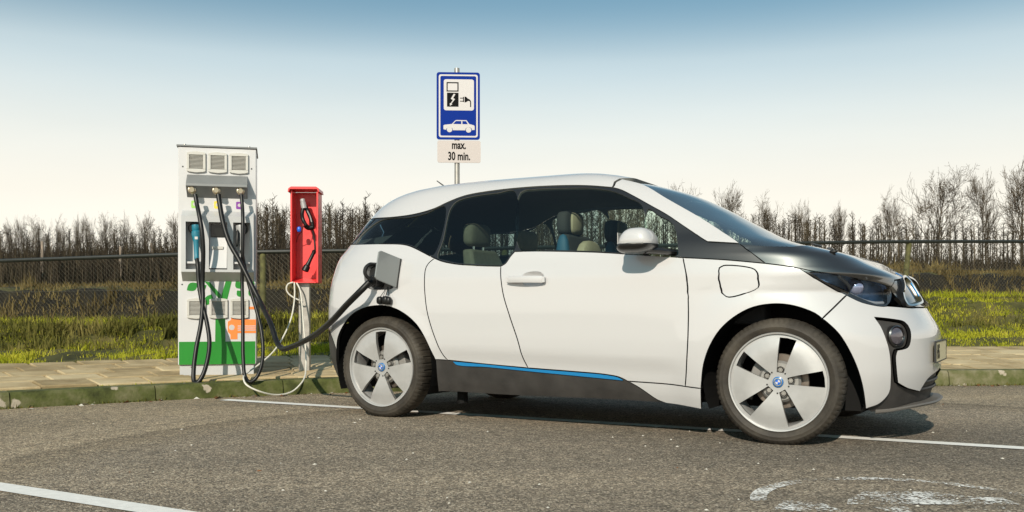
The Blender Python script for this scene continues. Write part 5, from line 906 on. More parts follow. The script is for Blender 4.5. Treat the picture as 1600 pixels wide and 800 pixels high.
def surf(th, z):
    """body skin of the near half: horizontal slices that are super-ellipses in plan"""
    xf, xr, W = cpoly(BODY['XF'], z), cpoly(BODY['XR'], z), cpoly(BODY['WW'], z)
    xm = np.clip(np.minimum(BODY['XM'], xf-.01), xr+.005, xf-.005); c = np.cos(th); s = np.abs(np.sin(th))
    qz = np.interp(z, [.79, .86, .93, 1.02, 1.10], [2.4, 3.6, 5.5, 8.5, 20.0]); c2 = np.clip(c*c, 0, 1-1e-15)
    a = np.where(c > 0, np.maximum(-np.expm1(qz/2.4*np.log1p(-c2)), 0)**(1/BODY['pf'])*(xf-xm), -np.abs(c)**(2/BODY['pr'])*(xm-xr))
    b = np.where(c > 0, (1-c2)**(1/2.4), s**(2/BODY['qr']))*W
    return np.stack([xm+a, -b, z+0*a], -1)
_th = np.concatenate([np.pi/2+(np.pi/2)*np.linspace(1, 0, 4001)**3, np.pi/2-(np.pi/2)*np.linspace(0, 1, 4001)[1:]**3])
_c = surf(_th, np.full_like(_th, .7)); _s = np.concatenate([[0], np.cumsum(np.linalg.norm(np.diff(_c, axis=0), axis=1))]); SMAX = float(_s[-1])
def S0(s, z): return surf(np.interp(s, _s, _th), np.asarray(z, float))
def relief(s, z, P):
    d = np.hypot(P[..., 0]-2.57, P[..., 2]-.33); D = .015*(1-sst(.41, .60, d))                     # flared front arch
    d = np.hypot(P[..., 0], P[..., 2]-.33); D = D+.006*(1-sst(.41, .50, d))
    D = D-.016*(1-sst(.36, .47, P[..., 2]+.02*(P[..., 0]-1)))*sst(.3, .6, P[..., 0])*(1-sst(1.9, 2.2, P[..., 0]))   # lower door tuck
    return D
def Nrm(s, z):
    e = 2e-3; s0, s1 = np.clip(s-e, 0, SMAX), np.clip(s+e, 0, SMAX); a = S0(s1, z)-S0(s0, z); b = S0(s, np.clip(z+e, .14, 1.568))-S0(s, np.clip(z-e, .14, 1.568))
    n = np.cross(a, b); n[(s > SMAX-1e-4) | (s < 1e-4), 1] = 0; return n/np.maximum(np.linalg.norm(n, axis=-1, keepdims=True), 1e-12)
def Sf(s, z):
    """final skin point with relief"""
    P = S0(s, z); return P+Nrm(s, z)*relief(s, z, P)[..., None]
def NrmF(s, z):
    e = 3e-3; s0, s1 = np.clip(s-e, 0, SMAX), np.clip(s+e, 0, SMAX); a = Sf(s1, z)-Sf(s0, z); b = Sf(s, np.clip(z+e, .14, 1.568))-Sf(s, np.clip(z-e, .14, 1.568))
    n = np.cross(a, b); n[(s > SMAX-1e-4) | (s < 1e-4), 1] = 0; return n/np.maximum(np.linalg.norm(n, axis=-1, keepdims=True), 1e-12)
def outline(parts, step=.02):
    out = []
    for p in parts:
        if isinstance(p, str):
            rev = p.startswith('-'); q = smooth_path(SEG[p.lstrip('-')], step); q = q[::-1] if rev else q
        else: q = np.array(p, float)
        for r in q:
            if not out or np.hypot(*(r-out[-1])) > 1e-3: out.append(np.array(r))
    if np.hypot(*(out[0]-out[-1])) < 1e-3: out.pop()
    # densify straight jumps
    res = []
    for i, a in enumerate(out):
        b = out[(i+1) % len(out)]; k = max(1, int(np.hypot(*(b-a))/(step*1.5)))
        for j in range(k): res.append(a+(b-a)*j/k)
    return np.array(res)
def inset(poly, g):
    n = len(poly); a = .5*np.sum(poly[:, 0]*np.roll(poly[:, 1], -1)-np.roll(poly[:, 0], -1)*poly[:, 1])
    if a < 0: poly = poly[::-1].copy()
    if g == 0: return poly
    t = np.roll(poly, -1, 0)-np.roll(poly, 1, 0); t /= np.maximum(np.linalg.norm(t, axis=1, keepdims=True), 1e-9); nn = np.stack([-t[:, 1], t[:, 0]], 1)
    q = poly+nn*g; q[poly[:, 0] > SMAX-1e-6, 0] = SMAX; q[poly[:, 0] < 1e-6, 0] = 0; return q
def inside(poly, p):
    x, y = p[:, 0], p[:, 1]; r = np.zeros(len(p), bool); n = len(poly)
    for i in range(n):
        x1, y1 = poly[i]; x2, y2 = poly[(i+1) % n]
        if y1 != y2:
            c = ((y1 > y) != (y2 > y)) & (x < (x2-x1)*(y-y1)/(y2-y1)+x1); r ^= c
    return r
def panel(name, outer, mats, parent, holes=(), gap=.0034, thick=.02, ds=.035, dz=.03, offset=0.0, center=False, far=True, near=True, dish=None, step=.02, hgap=None):
    """cut a panel out of the body skin; center=True: spans the middle line; far=True: also its mirror image"""
    ol = inset(outline(outer, step) if not isinstance(outer, np.ndarray) else outer, gap); hs = [inset(outline(h, step), -(gap if hgap is None else hgap)) for h in holes]
    k = ds/dz; lo, hi = ol.min(0), ol.max(0)
    gs, gz = np.meshgrid(np.arange(lo[0]+ds*.5, hi[0], ds), np.arange(lo[1]+dz*.5, hi[1], dz)); g = np.stack([gs.ravel(), gz.ravel()], 1)
    keep = inside(ol, g)
    for h in hs: keep &= ~inside(h, g)
    bnd = np.concatenate([ol]+hs)
    if len(g): keep &= np.array([np.min(np.hypot(bnd[:, 0]-q[0], (bnd[:, 1]-q[1])*k)) > ds*.45 for q in g])
    g = g[keep]; pts = np.concatenate([bnd, g]); edges = []; b = 0
    for l in [ol]+hs: n = len(l); edges += [(b+i, b+(i+1) % n) for i in range(n)]; b += n
    r = delaunay_2d_cdt([Vector((p[0], p[1]*k)) for p in pts], edges, [], 0, 1e-6)
    V2 = np.array([(v[0], v[1]/k) for v in r[0]]); F = [f for f in r[2]]
    cen = np.array([V2[list(f)].mean(0) for f in F]); ok = inside(ol, cen)
    for h in hs: ok &= ~inside(h, cen)
    F = np.array([f for f, o in zip(F, ok) if o])
    s, z = V2[:, 0], V2[:, 1]; s = np.where(s > SMAX-1e-5, SMAX, s); P = Sf(s, z); Nn = NrmF(s, z)
    if dish is not None: P = P+Nn*dish(s, z)[:, None]
    P = P+Nn*offset
    # orientation
    fn = np.cross(P[F[:, 1]]-P[F[:, 0]], P[F[:, 2]]-P[F[:, 0]]); flip = np.einsum('ij,ij->i', fn, Nn[F].mean(1)) < 0; F[flip] = F[flip][:, ::-1]
    used = np.unique(F); remap = -np.ones(len(P), int); remap[used] = np.arange(len(used)); P, Nn, s = P[used], Nn[used], s[used]; F = remap[F]
    if dish is not None:                                # dished skins: plain geometric normals
        Nn = np.zeros_like(P); fn = np.cross(P[F[:, 1]]-P[F[:, 0]], P[F[:, 2]]-P[F[:, 0]])
        for j in range(3): np.add.at(Nn, F[:, j], fn)
        Nn /= np.linalg.norm(Nn, axis=1, keepdims=True)
    mir = np.array([1, -1, 1])
    if center:
        n = len(P); onc = (s >= SMAX-1e-5) | (s <= 1e-5); P[onc, 1] = 0; idx = np.where(onc, np.arange(n), 0); other = np.nonzero(~onc)[0]; idx[other] = n+np.arange(len(other))
        F = np.concatenate([F, idx[F][:, ::-1]]); P = np.concatenate([P, P[other]*mir]); Nn = np.concatenate([Nn, Nn[other]*mir])
    def emit(P, Nn, F, nm):
        n = len(P); V = [P]; NV = [Nn]; FF = [F]; mi = [np.zeros(len(F), np.int32)]
        if thick:
            I = P-Nn*thick; V.append(I); NV.append(-Nn); FF.append(F[:, ::-1]+n); mi.append(np.ones(len(F), np.int32))
            ed = {}
            for f in F:
                for a, b in ((f[0], f[1]), (f[1], f[2]), (f[2], f[0])):
                    if (b, a) in ed: del ed[(b, a)]
                    else: ed[(a, b)] = 1
            e = np.array(list(ed)); m_ = len(e); t = P[e[:, 1]]-P[e[:, 0]]; o = np.cross(t, Nn[e[:, 0]]); o /= np.maximum(np.linalg.norm(o, axis=1, keepdims=True), 1e-9)
            R4 = np.stack([P[e[:, 0]], P[e[:, 1]], I[e[:, 1]], I[e[:, 0]]], 1).reshape(-1, 3); V.append(R4); NV.append(np.repeat(o, 4, 0)); q = 2*n+np.arange(m_)*4
            FF.append(np.concatenate([np.stack([q+1, q, q+3], 1), np.stack([q+1, q+3, q+2], 1)])); mi.append(np.ones(2*m_, np.int32))
        o = fast_mesh(nm, np.concatenate(V), np.concatenate(FF), mats[0], parent); me = o.data
        for mt in mats[1:]: me.materials.append(mt)
        if thick: me.polygons.foreach_set('material_index', np.concatenate(mi))
        me.polygons.foreach_set('use_smooth', [True]*len(me.polygons)); me.normals_split_custom_set_from_vertices([tuple(q) for q in np.concatenate(NV)]); return o
    if center: return emit(P, Nn, F, name)
    a = emit(P, Nn, F, name) if near else None; c = emit(P*mir, Nn*mir, F[:, ::-1].copy(), name) if far else None
    return (a, c)
def pt(s, z, off=0.0):
    s, z = np.array([float(s)]), np.array([float(z)]); return Vector((Sf(s, z)+NrmF(s, z)*off)[0])
def nm_(s, z): return Vector(NrmF(np.array([float(s)]), np.array([float(z)]))[0])

PAINT = simple('white_car_paint', (0.48, 0.475, 0.48), 0.45, coat=1.0, coat_rough=0.04)
GLOSS = simple('black_gloss_panel', (0.008, 0.008, 0.009), 0.35, coat=1.0, coat_rough=0.03)
GLOSS.node_tree.nodes['Principled BSDF'].inputs['Coat IOR'].default_value = 1.8
TRIM = simple('black_window_trim', (0.006, 0.006, 0.007), 0.4, coat=0.6, coat_rough=0.05)
SATIN = simple('black_satin_plastic', (0.035, 0.032, 0.030), 0.6, noise=0.35, scale=9, bump=0.1, bscale=200)
LINER = simple('black_liner', (0.006, 0.006, 0.006), 0.8, spec=0.2)
CABIN = simple('dark_cabin_cloth', (0.035, 0.036, 0.038), 0.85, spec=0.2)
HEADL = simple('grey_headliner', (0.15, 0.155, 0.15), 0.9, spec=0.2)
CREAM = simple('cream_cloth', (0.27, 0.235, 0.165), 0.85, noise=0.1, scale=30); DBLUE = simple('blue_seat_trim', (0.012, 0.07, 0.13), 0.7)
BLUE = simple('blue_metallic_strip', (0.012, 0.26, 0.62), 0.32, metal=0.35, coat=1.0)
PAINT.node_tree.nodes['Principled BSDF'].inputs['Coat IOR'].default_value = 1.65
CHROME = simple('satin_chrome', (0.70, 0.69, 0.67), 0.16, metal=1.0)
ALLOY = simple('silver_alloy', (0.44, 0.435, 0.43), 0.38, metal=0.45, coat=0.6, noise=0.05, scale=25)
ALLOYD = simple('grey_alloy', (0.30, 0.29, 0.275), 0.45, metal=0.5)
TYRE = varied('tyre_rubber', [(0.022, 0.019, 0.016), (0.042, 0.036, 0.029), (0.07, 0.06, 0.047)], 9, rough=0.6, bump=0.15, bscale=120)
DISC = simple('brake_steel', (0.24, 0.20, 0.17), 0.4, metal=0.8); CALI = simple('caliper_cast', (0.20, 0.19, 0.18), 0.6)
GL_F = glass('clear_window', (0.84, 0.94, 0.88), 0.9); GL_R = glass('privacy_window', (0.46, 0.56, 0.55), 0.9); GL_W = glass('windscreen', (0.66, 0.78, 0.70), 1.0, 2.6)
GL_L = glass('lamp_glass', (0.88, 0.93, 1.0), 0.7); FLAPG = simple('grey_flap_lining', (0.22, 0.235, 0.235), 0.25, coat=0.6)
LAMPB = simple('lamp_bowl', (0.20, 0.31, 0.48), 0.3, metal=0.3, noise=0.6, scale=14); LENS = simple('lamp_lens', (0.30, 0.33, 0.48), 0.08, metal=0.6); FOGL = simple('fog_lens', (0.10, 0.09, 0.11), 0.06, metal=0.4, coat=1.0)
GRIL = simple('grille_shutter', (0.045, 0.042, 0.018), 0.3, noise=0.5, scale=25)
PLATE = simple('number_plate', (0.62, 0.55, 0.36), 0.4); RBLUE = simple('roundel_blue', (0.01, 0.12, 0.34), 0.25, coat=0.6)

CYAW = R(29.8)
CAR = thing('car', 'small white electric hatchback with black bonnet and blue sill strip, plugged in and charging', 'car', (-0.4395, 6.943, 0.0), -CYAW)
zA = SEG['belt_q'][0][1]; zRA = SEG['rail'][0][1]; sQ = .50
zY = SEG['tail_b'][-1][1]
pm = [PAINT, LINER]
quarter = panel('quarter_panel', ['belt_q', 'seam_q', 'sill_q', '-arch_r1', 'tail_b', [(sQ, .60), (sQ, 1.12)]], pm, CAR, holes=[['port']], hgap=0, far=False)[0]
panel('quarter_panel', ['belt_q', 'seam_q', 'sill_q', '-arch_r1', 'tail_b', [(sQ, .60), (sQ, 1.12)]], pm, CAR, near=False)
rdoor = panel('rear_door', ['belt_r', 'seam_m', '-sill_r', '-seam_q'], pm, CAR)
fdoor = panel('front_door', ['belt_c', 'belt_f', 'seam_f', '-sill_f2', '-sill_f1', '-seam_m'], pm, CAR, holes=[['handle_cup', [SEG['handle_cup'][0]]]], hgap=0)
fender = panel('front_fender', ['belt_n', 'belt_h', 'bezel_lo1', 'seam_b', '-arch_f1', '-sill_n', '-seam_f'], pm, CAR, holes=[['fuel', [SEG['fuel'][0]]]])
panel('fuel_flap', ['fuel', [SEG['fuel'][0]]], pm, CAR)
panel('side_skirt', ['skirt_top', 'sill_n', '-skirt_front', '-skirt_bot', '-skirt_edge'], pm, CAR)
sb = [SATIN, LINER]
panel('rocker_panel', ['-sill_q', 'sill_r', 'sill_f1', 'skirt_edge', 'rocker_bot', 'rocker_rear'], sb, CAR, offset=-.004)
panel('sill_strip', ['strip_top', 'strip_bot'], [BLUE, LINER], CAR, offset=.004, thick=.012, gap=.001)
panel('rear_bumper', [[(0, .60), (sQ, .60)], '-tail_b', '-arch_r0', [(.80, .2), (sQ, .2), (0, .2)]], sb, CAR, center=True)
panel('tail_panel', [[(0, .605), (sQ, .605), (sQ, .80), (0, .80)]], pm, CAR, center=True)
panel('tailgate', [[(0, .805), (sQ, .805), (sQ, .99), (0, .99)]], [GLOSS, LINER], CAR, center=True)
panel('rear_window', [[(0, .995), (sQ, .995), (sQ, 1.12), SEG['belt_q'][0]], 'tailglass', [(0, zRA+.02)]], [GL_R], CAR, center=True, thick=0)
z_hdr = SEG['ws_side'][0][1]+.02
roof = panel('roof', ['rail', 'seam_a', [(SMAX, z_hdr), (SMAX, 1.5675), (0, 1.5675), (0, zRA+.02)]], [PAINT, HEADL], CAR, center=True, dz=.02)
panel('windscreen_pillar', ['rail2', 'apil_b', '-ws_side', '-seam_a'], [PAINT, HEADL], CAR)
zc = SEG['cowl'][-1][1]+.025
# windscreen: one gently bowed sheet between the two pillars
e2 = smooth_path(SEG['ws_side'], .03); n1, n2 = 30, 24; tt = np.linspace(-.16, 1.08, n1); el = np.concatenate([[0], np.cumsum(np.hypot(*np.diff(np.array([tuple(pt(*q))[0::2] for q in e2]), axis=0).T))]); el /= el[-1]
eP = np.array([tuple(pt(*q, -.006)) for q in e2]); c0_, c1_ = np.array(pt(SMAX-1e-4, z_hdr, -.004)), np.array(pt(SMAX-1e-4, zc, -.004)); zz_ = np.linspace(z_hdr, zc, 40); cP = np.array([tuple(pt(SMAX-1e-4, q, -.004)) for q in zz_]); cl = np.concatenate([[0], np.cumsum(np.linalg.norm(np.diff(cP, axis=0), axis=1))]); cl /= cl[-1]
def along(P, l, t):
    if t < 0: return P[0]+(P[0]-P[2])/(l[2]-l[0])*(-t)
    if t > 1: return P[-1]+(P[-1]-P[-3])/(l[-1]-l[-3])*(t-1)
    return np.array([np.interp(t, l, P[:, j]) for j in range(3)])
WV = []
for t in tt:
    E_, C_ = along(eP, el, t), along(cP, cl, t)
    for v in np.linspace(-1.0, 1.0, n2): k = 1-v*v; WV.append((E_[0]+(C_[0]-E_[0])*k, E_[1]*-v, E_[2]+(C_[2]-E_[2])*k))
m = MB(); m.add(WV, [(i*n2+j, (i+1)*n2+j, (i+1)*n2+j+1, i*n2+j+1) for i in range(n1-1) for j in range(n2-1)]); m.build('windscreen', GL_W, CAR, smooth=True, angle=180)
trim = panel('side_trim', ['belt_q', 'belt_r', 'belt_c', 'belt_f', 'belt_n', '-trim_seam', '-apil_b', '-rail2', '-rail', '-tailglass'], [TRIM, HEADL], CAR,
      holes=[['pane_q', [SEG['pane_q'][0]]], ['pane_r', [SEG['pane_r'][0]]], ['pane_f', [SEG['pane_f'][0]]], ['pane_v', [SEG['pane_v'][0]]]], offset=-.003, dz=.025)
for i in (0, 1):
    for nm, g, lab in (('pane_q', GL_R, 'rear quarter pane'), ('pane_r', GL_R, 'tinted rear door pane'), ('pane_f', GL_F, 'clear front door pane'), ('pane_v', GL_F, 'small triangular pane')):
        o = panel('window_pane', [nm, [SEG[nm][0]]], [g], trim[i], far=i == 1, near=i == 0, thick=0, offset=-.010, gap=-.004); (o[0] or o[1])['label'] = lab
z_h = SEG['hood_front'][-1][1]
hood = panel('bonnet', ['trim_seam', 'belt_h', 'bezel_up', 'hood_front', [(4.9, z_h+.014), (SMAX, z_h+.016), (SMAX, zc-.006), SEG['cowl_end'][0]], '-cowl'], [GLOSS, LINER], CAR, center=True, dz=.012, ds=.03, offset=-.002)
panel('grille_panel', ['-bezel_in', 'hood_front', [(4.9, z_h+.014), (SMAX, z_h+.016), (SMAX, .715), (4.70, .715)]], [GLOSS, LINER], CAR, center=True, offset=-.004)
bez = panel('headlight_frame', ['bezel_lo1', 'bezel_lo2', 'bezel_in', '-bezel_up'], [GLOSS, LINER], CAR, holes=[['lamp', [SEG['lamp'][0]]]], offset=-.004, gap=.0015)
for i in (0, 1):
    sgn = 1 if i == 0 else -1; mv = lambda v: Vector((v[0], v[1]*sgn, v[2]))
    hl = panel('headlight', ['lamp', [SEG['lamp'][0]]], [LAMPB, LAMPB], CAR, far=i == 1, near=i == 0, offset=-.055, thick=.004, gap=-.004); hl = hl[0] or hl[1]
    gl = panel('lamp_cover', ['lamp', [SEG['lamp'][0]]], [GL_L], hl, far=i == 1, near=i == 0, offset=-.006, thick=0, gap=-.003)
    c = pt(*SEG['lens'][0], -.035); n = nm_(*SEG['lens'][0]); m = MB(); m.blob(tuple(mv(c)), .046, .046, .046); m.build('projector_lens', LENS, hl, smooth=True)
    p = [tuple(mv(pt(s, z, -.020))) for s, z in smooth_path(SEG['lamp_guide'], .02)]; MB().tube(p, .009, 8).build('light_guide', M['silverplastic'], hl, smooth=True)
zi = [SEG['intake'][-1], (SMAX, .375)]
panel('front_bumper', ['seam_b', 'arch_f2', 'fen_r', 'fog_r', 'fog_r2', 'fog_r3', 'intake', [(SMAX, .375), (SMAX, .712), (4.70, .712)], '-bezel_lo2'], pm, CAR, center=True)
zT = SEG['arch_f2'][-1]
low = panel('lower_grille', ['fen_r', 'fog_r', 'fog_r2', 'fog_r3', 'intake', [(SMAX, .375), (SMAX, .17), (4.6, .165), (4.4, .165), (zT[0]+.05, .165)]], [SATIN, LINER], CAR, center=True, offset=-.022)
for zz in (.27, .31): 
    p = [tuple(pt(s, zz, -.016)) for s in np.linspace(4.72, SMAX-.001, 12)]; q = p+[(a, -b, c) for a, b, c in p[::-1]]; MB().tube(q, .009, 6).build('grille_bar', SATIN, low, smooth=True)
# front lip, jutting out under the bumper
m = MB(); ss = np.linspace(4.36, SMAX-1e-3, 26); prof = [(-.03, .0), (.022, .003), (.030, -.004), (.022, -.013), (-.03, -.018)]; ring = []
for s in ss:
    k = float(sst(4.36, 4.75, s)); zz = .205-.02*(1-k)
    a, n = pt(s, .25), nm_(s, .25); n.z = 0; n.normalize(); ring.append([(a.x+n.x*(o*(.08+1.07*k)), a.y+n.y*(o*(.08+1.07*k)), zz+h) for o, h in prof])
ring = ring+[[(a, -b, c) for a, b, c in r] for r in ring[::-1]]; k5 = 5
m.add([p for r in ring for p in r], [(i*k5+j, (i+1)*k5+j, (i+1)*k5+(j+1) % k5, i*k5+(j+1) % k5)[::-1] for i in range(len(ring)-1) for j in range(k5)]); m.build('front_lip', simple('lip_plastic', (0.11, 0.10, 0.09), 0.5), CAR, smooth=True, angle=30)
for sgn in (1, -1):
    mv = lambda v: (v[0], v[1]*sgn, v[2])
    # fog lamp
    c = pt(*SEG['fog_c'][0], -.012); n = nm_(*SEG['fog_c'][0]); n.z *= .3; n.normalize(); m = MB(); m.lathe([(0, .010), (.032, .011), (.043, .004), (.045, -.03)], 24, 'z'); m2 = MB(); m2.lathe([(.045, .0), (.050, .010), (.056, .004), (.056, -.04)], 24, 'z')
    rot = n.to_track_quat('Z', 'Y').to_matrix()
    for q, mt, nme in ((m, FOGL, 'fog_lamp'), (m2, GLOSS, 'lamp_ring')):
        q.v = [mv(c+rot @ Vector(v)) for v in q.v]
        if sgn < 0: q.f = [f[::-1] for f in q.f]
        ob = q.build(nme, mt, CAR if nme == 'fog_lamp' else fogo, smooth=True)
        if nme == 'fog_lamp': fogo = ob
    # kidney grille: chrome ring round a dark opening
    kl = [(4.795, .862), (4.84, .872), (4.95, .880), (5.025, .879), (5.042, .862), (5.036, .79), (5.025, .752), (5.0, .738), (4.86, .722), (4.72, .714), (4.682, .720), (4.678, .745), (4.735, .81)]
    kp = smooth_path(kl, .012, closed=True); P3 = [Vector(mv(pt(s, z, .030))) for s, z in kp]; n = len(P3); cc = sum(P3, Vector())/n; m = MB(); vs = []
    P3 = [Vector(mv(pt(s, z, .018))) for s, z in kp]; cc = sum(P3, Vector())/n; back = [Vector(mv(pt(s, z, -.010))) for s, z in kp]; inn = [cc+(p-cc)*.87 for p in P3]; inb = [cc+(p-cc)*.84+Vector((-.030, 0, 0)) for p in P3]
    strip = lambda A_, B_: ([tuple(p) for p in A_]+[tuple(p) for p in B_], [(i, (i+1) % n, n+(i+1) % n, n+i) if sgn > 0 else (n+i, n+(i+1) % n, (i+1) % n, i) for i in range(n)])
    m = MB(); m.add(*strip(P3, inn)); kd = m.build('kidney_grille', CHROME, CAR, smooth=True, angle=25)
    m = MB(); m.add(*strip(back, P3)); m.build('grille_side', TRIM, kd, smooth=True, angle=30)
    m = MB(); m.add(*strip(inn, inb)); m.build('grille_recess', GRIL, kd, smooth=True, angle=30)
    m = MB(); f = [tuple(range(n))]; m.add([tuple(p+Vector((.002, 0, 0))) for p in inb], f if sgn < 0 else [f[0][::-1]]); m.build('grille_cover', GRIL, kd)
    m = MB(); m.tube([tuple(Vector(mv(pt(s_, z_, .012)))) for s_, z_ in ((5.012, .845), (5.010, .80), (5.000, .770))], .0035, 6); m.build('blue_edge', BLUE, kd, smooth=True)
# number plate
m = MB(); m.box(3.258, 3.2645, -.26, .26, .418, .528); pl = m.build('number_plate', PLATE, CAR, bevel=.002); m = MB()
for a in ((-.263, .415, .263, .421), (-.263, .525, .263, .531)): m.box(3.256, 3.267, a[0], a[2], a[1], a[3])
for a in (-.263, .257): m.box(3.256, 3.267, a, a+.006, .4215, .5245)
m.build('plate_frame', M['dark'], pl)
def car_text(s, y0, z0, h, x, mat, parent):
    cu = bpy.data.curves.new('lettering', 'FONT'); cu.body = s; cu.size = 1.0; cu.offset = 0.02; cu.extrude = 0.02
    o = bpy.data.objects.new('lettering', cu); COL.objects.link(o); dg = bpy.context.evaluated_depsgraph_get(); me = bpy.data.meshes.new_from_object(o.evaluated_get(dg)); bpy.data.objects.remove(o)
    for v in me.vertices: q = v.co.copy(); v.co = (x+q.z*.05, y0+q.x*h/.7, z0+q.y*h/.7)
    me.materials.clear(); me.materials.append(mat); return link(bpy.data.objects.new('lettering', me), parent)
car_text('HS', -.215, .437, .075, 3.2651, M['signblack'], pl)
bc, bn = pt(SMAX-1e-4, .893, -.003), nm_(SMAX-1e-4, .893); m = MB(); m.lathe([(0, .004), (.036, .003), (.041, 0), (.041, -.01)], 24, 'z'); rb = bn.to_track_quat('Z', 'Y').to_matrix(); m.v = [tuple(bc+rb @ Vector(v)) for v in m.v]; m.build('bonnet_badge', RBLUE, CAR, smooth=True)
# seals behind the door gaps
for sgn in (1, -1):
    for nm in ('seam_q', 'seam_m', 'seam_f', 'sill_r', 'sill_f1', 'sill_f2', 'sill_n', 'seam_b', 'fuel', 'belt_n', 'seam_a', 'trim_seam'):
        p = [pt(s, z, -.018) for s, z in smooth_path(SEG[nm], .04)]; MB().tube([(a.x, a.y*sgn, a.z) for a in p], .010, 6).build('door_seal', LINER, CAR)
# door handles
for i, sgn in ((0, 1), (1, -1)):
    hc = np.array(SEG['handle_cup']); c0 = hc.mean(0); rad = (hc.max(0)-hc.min(0))/2
    cup = panel('handle_cup', ['handle_cup', [SEG['handle_cup'][0]]], pm, fdoor[i], far=i == 1, near=i == 0, thick=.003, gap=-.001, ds=.012, dz=.012, step=.01,
                dish=lambda s, z: -.024*np.sqrt(np.clip(1-((s-c0[0])/rad[0])**2-((z-c0[1])/rad[1])**2, 0, 1)))
    (s0, z0), (s1, z1) = SEG['handle']; p = [pt(s0+(s1-s0)*t, z0+(z1-z0)*t, .022+.014*math.sin(math.pi*t)) for t in np.linspace(0, 1, 9)]
    m = MB(); vs = []
    for q in p:
        for dy, dz in ((-.010, -.020), (.006, -.022), (.010, .0), (.006, .021), (-.010, .019)): vs.append((q.x, (q.y-dy)*sgn, q.z+dz))
    fs = [(j*5+a, j*5+(a+1) % 5, (j+1)*5+(a+1) % 5, (j+1)*5+a) for j in range(8) for a in range(5)]+[(4, 3, 2, 1, 0), (40, 41, 42, 43, 44)]
    m.add(vs, [f[::-1] for f in fs] if sgn > 0 else fs); m.build('door_handle', PAINT, fdoor[i], smooth=True, bevel=.004)
    for t in (.0, 1.0):
        q = pt(s0+(s1-s0)*t, z0+(z1-z0)*t, .010); MB().box(q.x-.012, q.x+.012, min(q.y*sgn, (q.y-.02)*sgn), max(q.y*sgn, (q.y-.02)*sgn), q.z-.018, q.z+.017).build('handle_foot', PAINT, fdoor[i], bevel=.004)
# door mirrors
for sgn in (1, -1):
    c = (1.866, -1.005*sgn, 1.052); m = MB(); m.blob((0, 0, 0), .100, .100, .090, .60, 32, 20, ez=.62); m.v = [(x*(1-.26*(max(z, 0)/.09)**1.3)+.006*max(z, 0)/.09+c[0], y+c[1], max(z, -.001)+c[2]) for x, y, z in m.v]
    cap = m.build('mirror_cap', PAINT, CAR, smooth=True, angle=60)
    m = MB(); m.blob((0, 0, 0), .103, .103, .048, .62, 32, 16, ez=.8); m.v = [(x+c[0]+.03*min(z, 0)/.05, y+c[1]+sgn*(.02*min(z, 0)/.05)*-1, min(z, .004)+c[2]-.002) for x, y, z in m.v]; m.build('mirror_base', TRIM, cap, smooth=True, angle=60)
    a = pt(SEG['mirror_root'][0][0]+.03, SEG['mirror_root'][0][1]+.012, -.01); p = [Vector((1.90, -.99, 1.030)), Vector((1.95, -.93, 1.022)), Vector((1.99, -.86, 1.015)), Vector((2.0, -.80, 1.012))]
    m = MB(); m.tube([(q.x, q.y*sgn, q.z) for q in p], [.040, .034, .036, .038], 10); m.v = [(x, y, 1.018+(z-1.018)*.55) for x, y, z in m.v]; m.build('mirror_arm', TRIM, cap, smooth=True)
    m = MB(); m.tube([(1.772, -1.06*sgn, 1.055), (1.80, -1.092*sgn, 1.055), (1.88, -1.106*sgn, 1.055), (1.93, -1.098*sgn, 1.055)], .006, 6); m.build('indicator_strip', M['silverplastic'], cap, smooth=True)
    MB().box(1.772, 1.776, min(-1.07*sgn, -.94*sgn), max(-1.07*sgn, -.94*sgn), 1.055, 1.115).build('mirror_glass', CHROME, cap)
# roof spoiler and antenna
m = MB(); vs = []
for y in (-.60, -.3, 0, .3, .60):
    k = 1-.16*(abs(y)/.6)**2; vs += [(-.08, y, 1.435*k+.0), (-.36, y, 1.405*k), (-.385, y, 1.380*k), (-.22, y, 1.335*k)]
m.add(vs, [(i*4+j, (i+1)*4+j, (i+1)*4+(j+1) % 4, i*4+(j+1) % 4) for i in range(4) for j in range(4)]+[(0, 1, 2, 3), (19, 18, 17, 16)]); m.build('roof_spoiler', GLOSS, CAR, smooth=True, angle=40)
m = MB(); m.blob((.10, -.16, 1.537), .055, .025, .035, 1.0, 14, 8); an = m.build('roof_antenna', M['dark'], CAR, smooth=True)
MB().tube([(.085, -.16, 1.55), (-.02, -.16, 1.62)], [.006, .0035], 6).build('antenna_rod', M['dark'], an)
# wipers and washer nozzles at the foot of the windscreen
for ys in ((-.45, .15), (.05, .5)):
    MB().tube([(2.66, ys[0], 1.062), (2.60, (ys[0]+ys[1])/2, 1.078), (2.58, ys[1], 1.085)], .008, 6).build('wiper', M['dark'], CAR, smooth=True)
for sgn in (1, -1): q = pt(*SEG['washer'][0], .004); m = MB(); m.blob((q.x, q.y*sgn, q.z), .022, .014, .010, 1, 10, 6); m.build('washer_nozzle', M['dark'], CAR, smooth=True)

# charge port, its open flap, hanging dust caps
po = panel('charge_port', ['port', [SEG['port'][0]]], [M['dark'], M['dark']], quarter, far=False, offset=-.045, thick=.004, gap=-.006)[0]
ol = outline(['port', [SEG['port'][0]]]); n = len(ol); m = MB(); m.add([tuple(pt(s, z, .002)) for s, z in ol]+[tuple(pt(s, z, -.05)) for s, z in ol], [(i, (i+1) % n, (i+1) % n+n, i+n)[::-1] for i in range(n)]); m.build('port_wall', M['silverplastic'], po)
pc = ol.mean(0); c = pt(pc[0]-.01, pc[1], -.02); n0 = nm_(*pc)
h0, h1 = (pt(*q, .008) for q in SEG['flap_hinge']); T0 = Vector((1, 0, 0)); FL = (.18, -.03, .025)
off = n0*FL[0]+T0*FL[1]+Vector((0, 0, FL[2])); th_ = Vector((.010, -.002, 0))
q = [h0+off*.03, h0+off*.90+Vector((0, 0, -.005)), h0+off+(h1-h0)*.10, h1+off-(h1-h0)*.06, h1+off*.9, h1+off*.03]
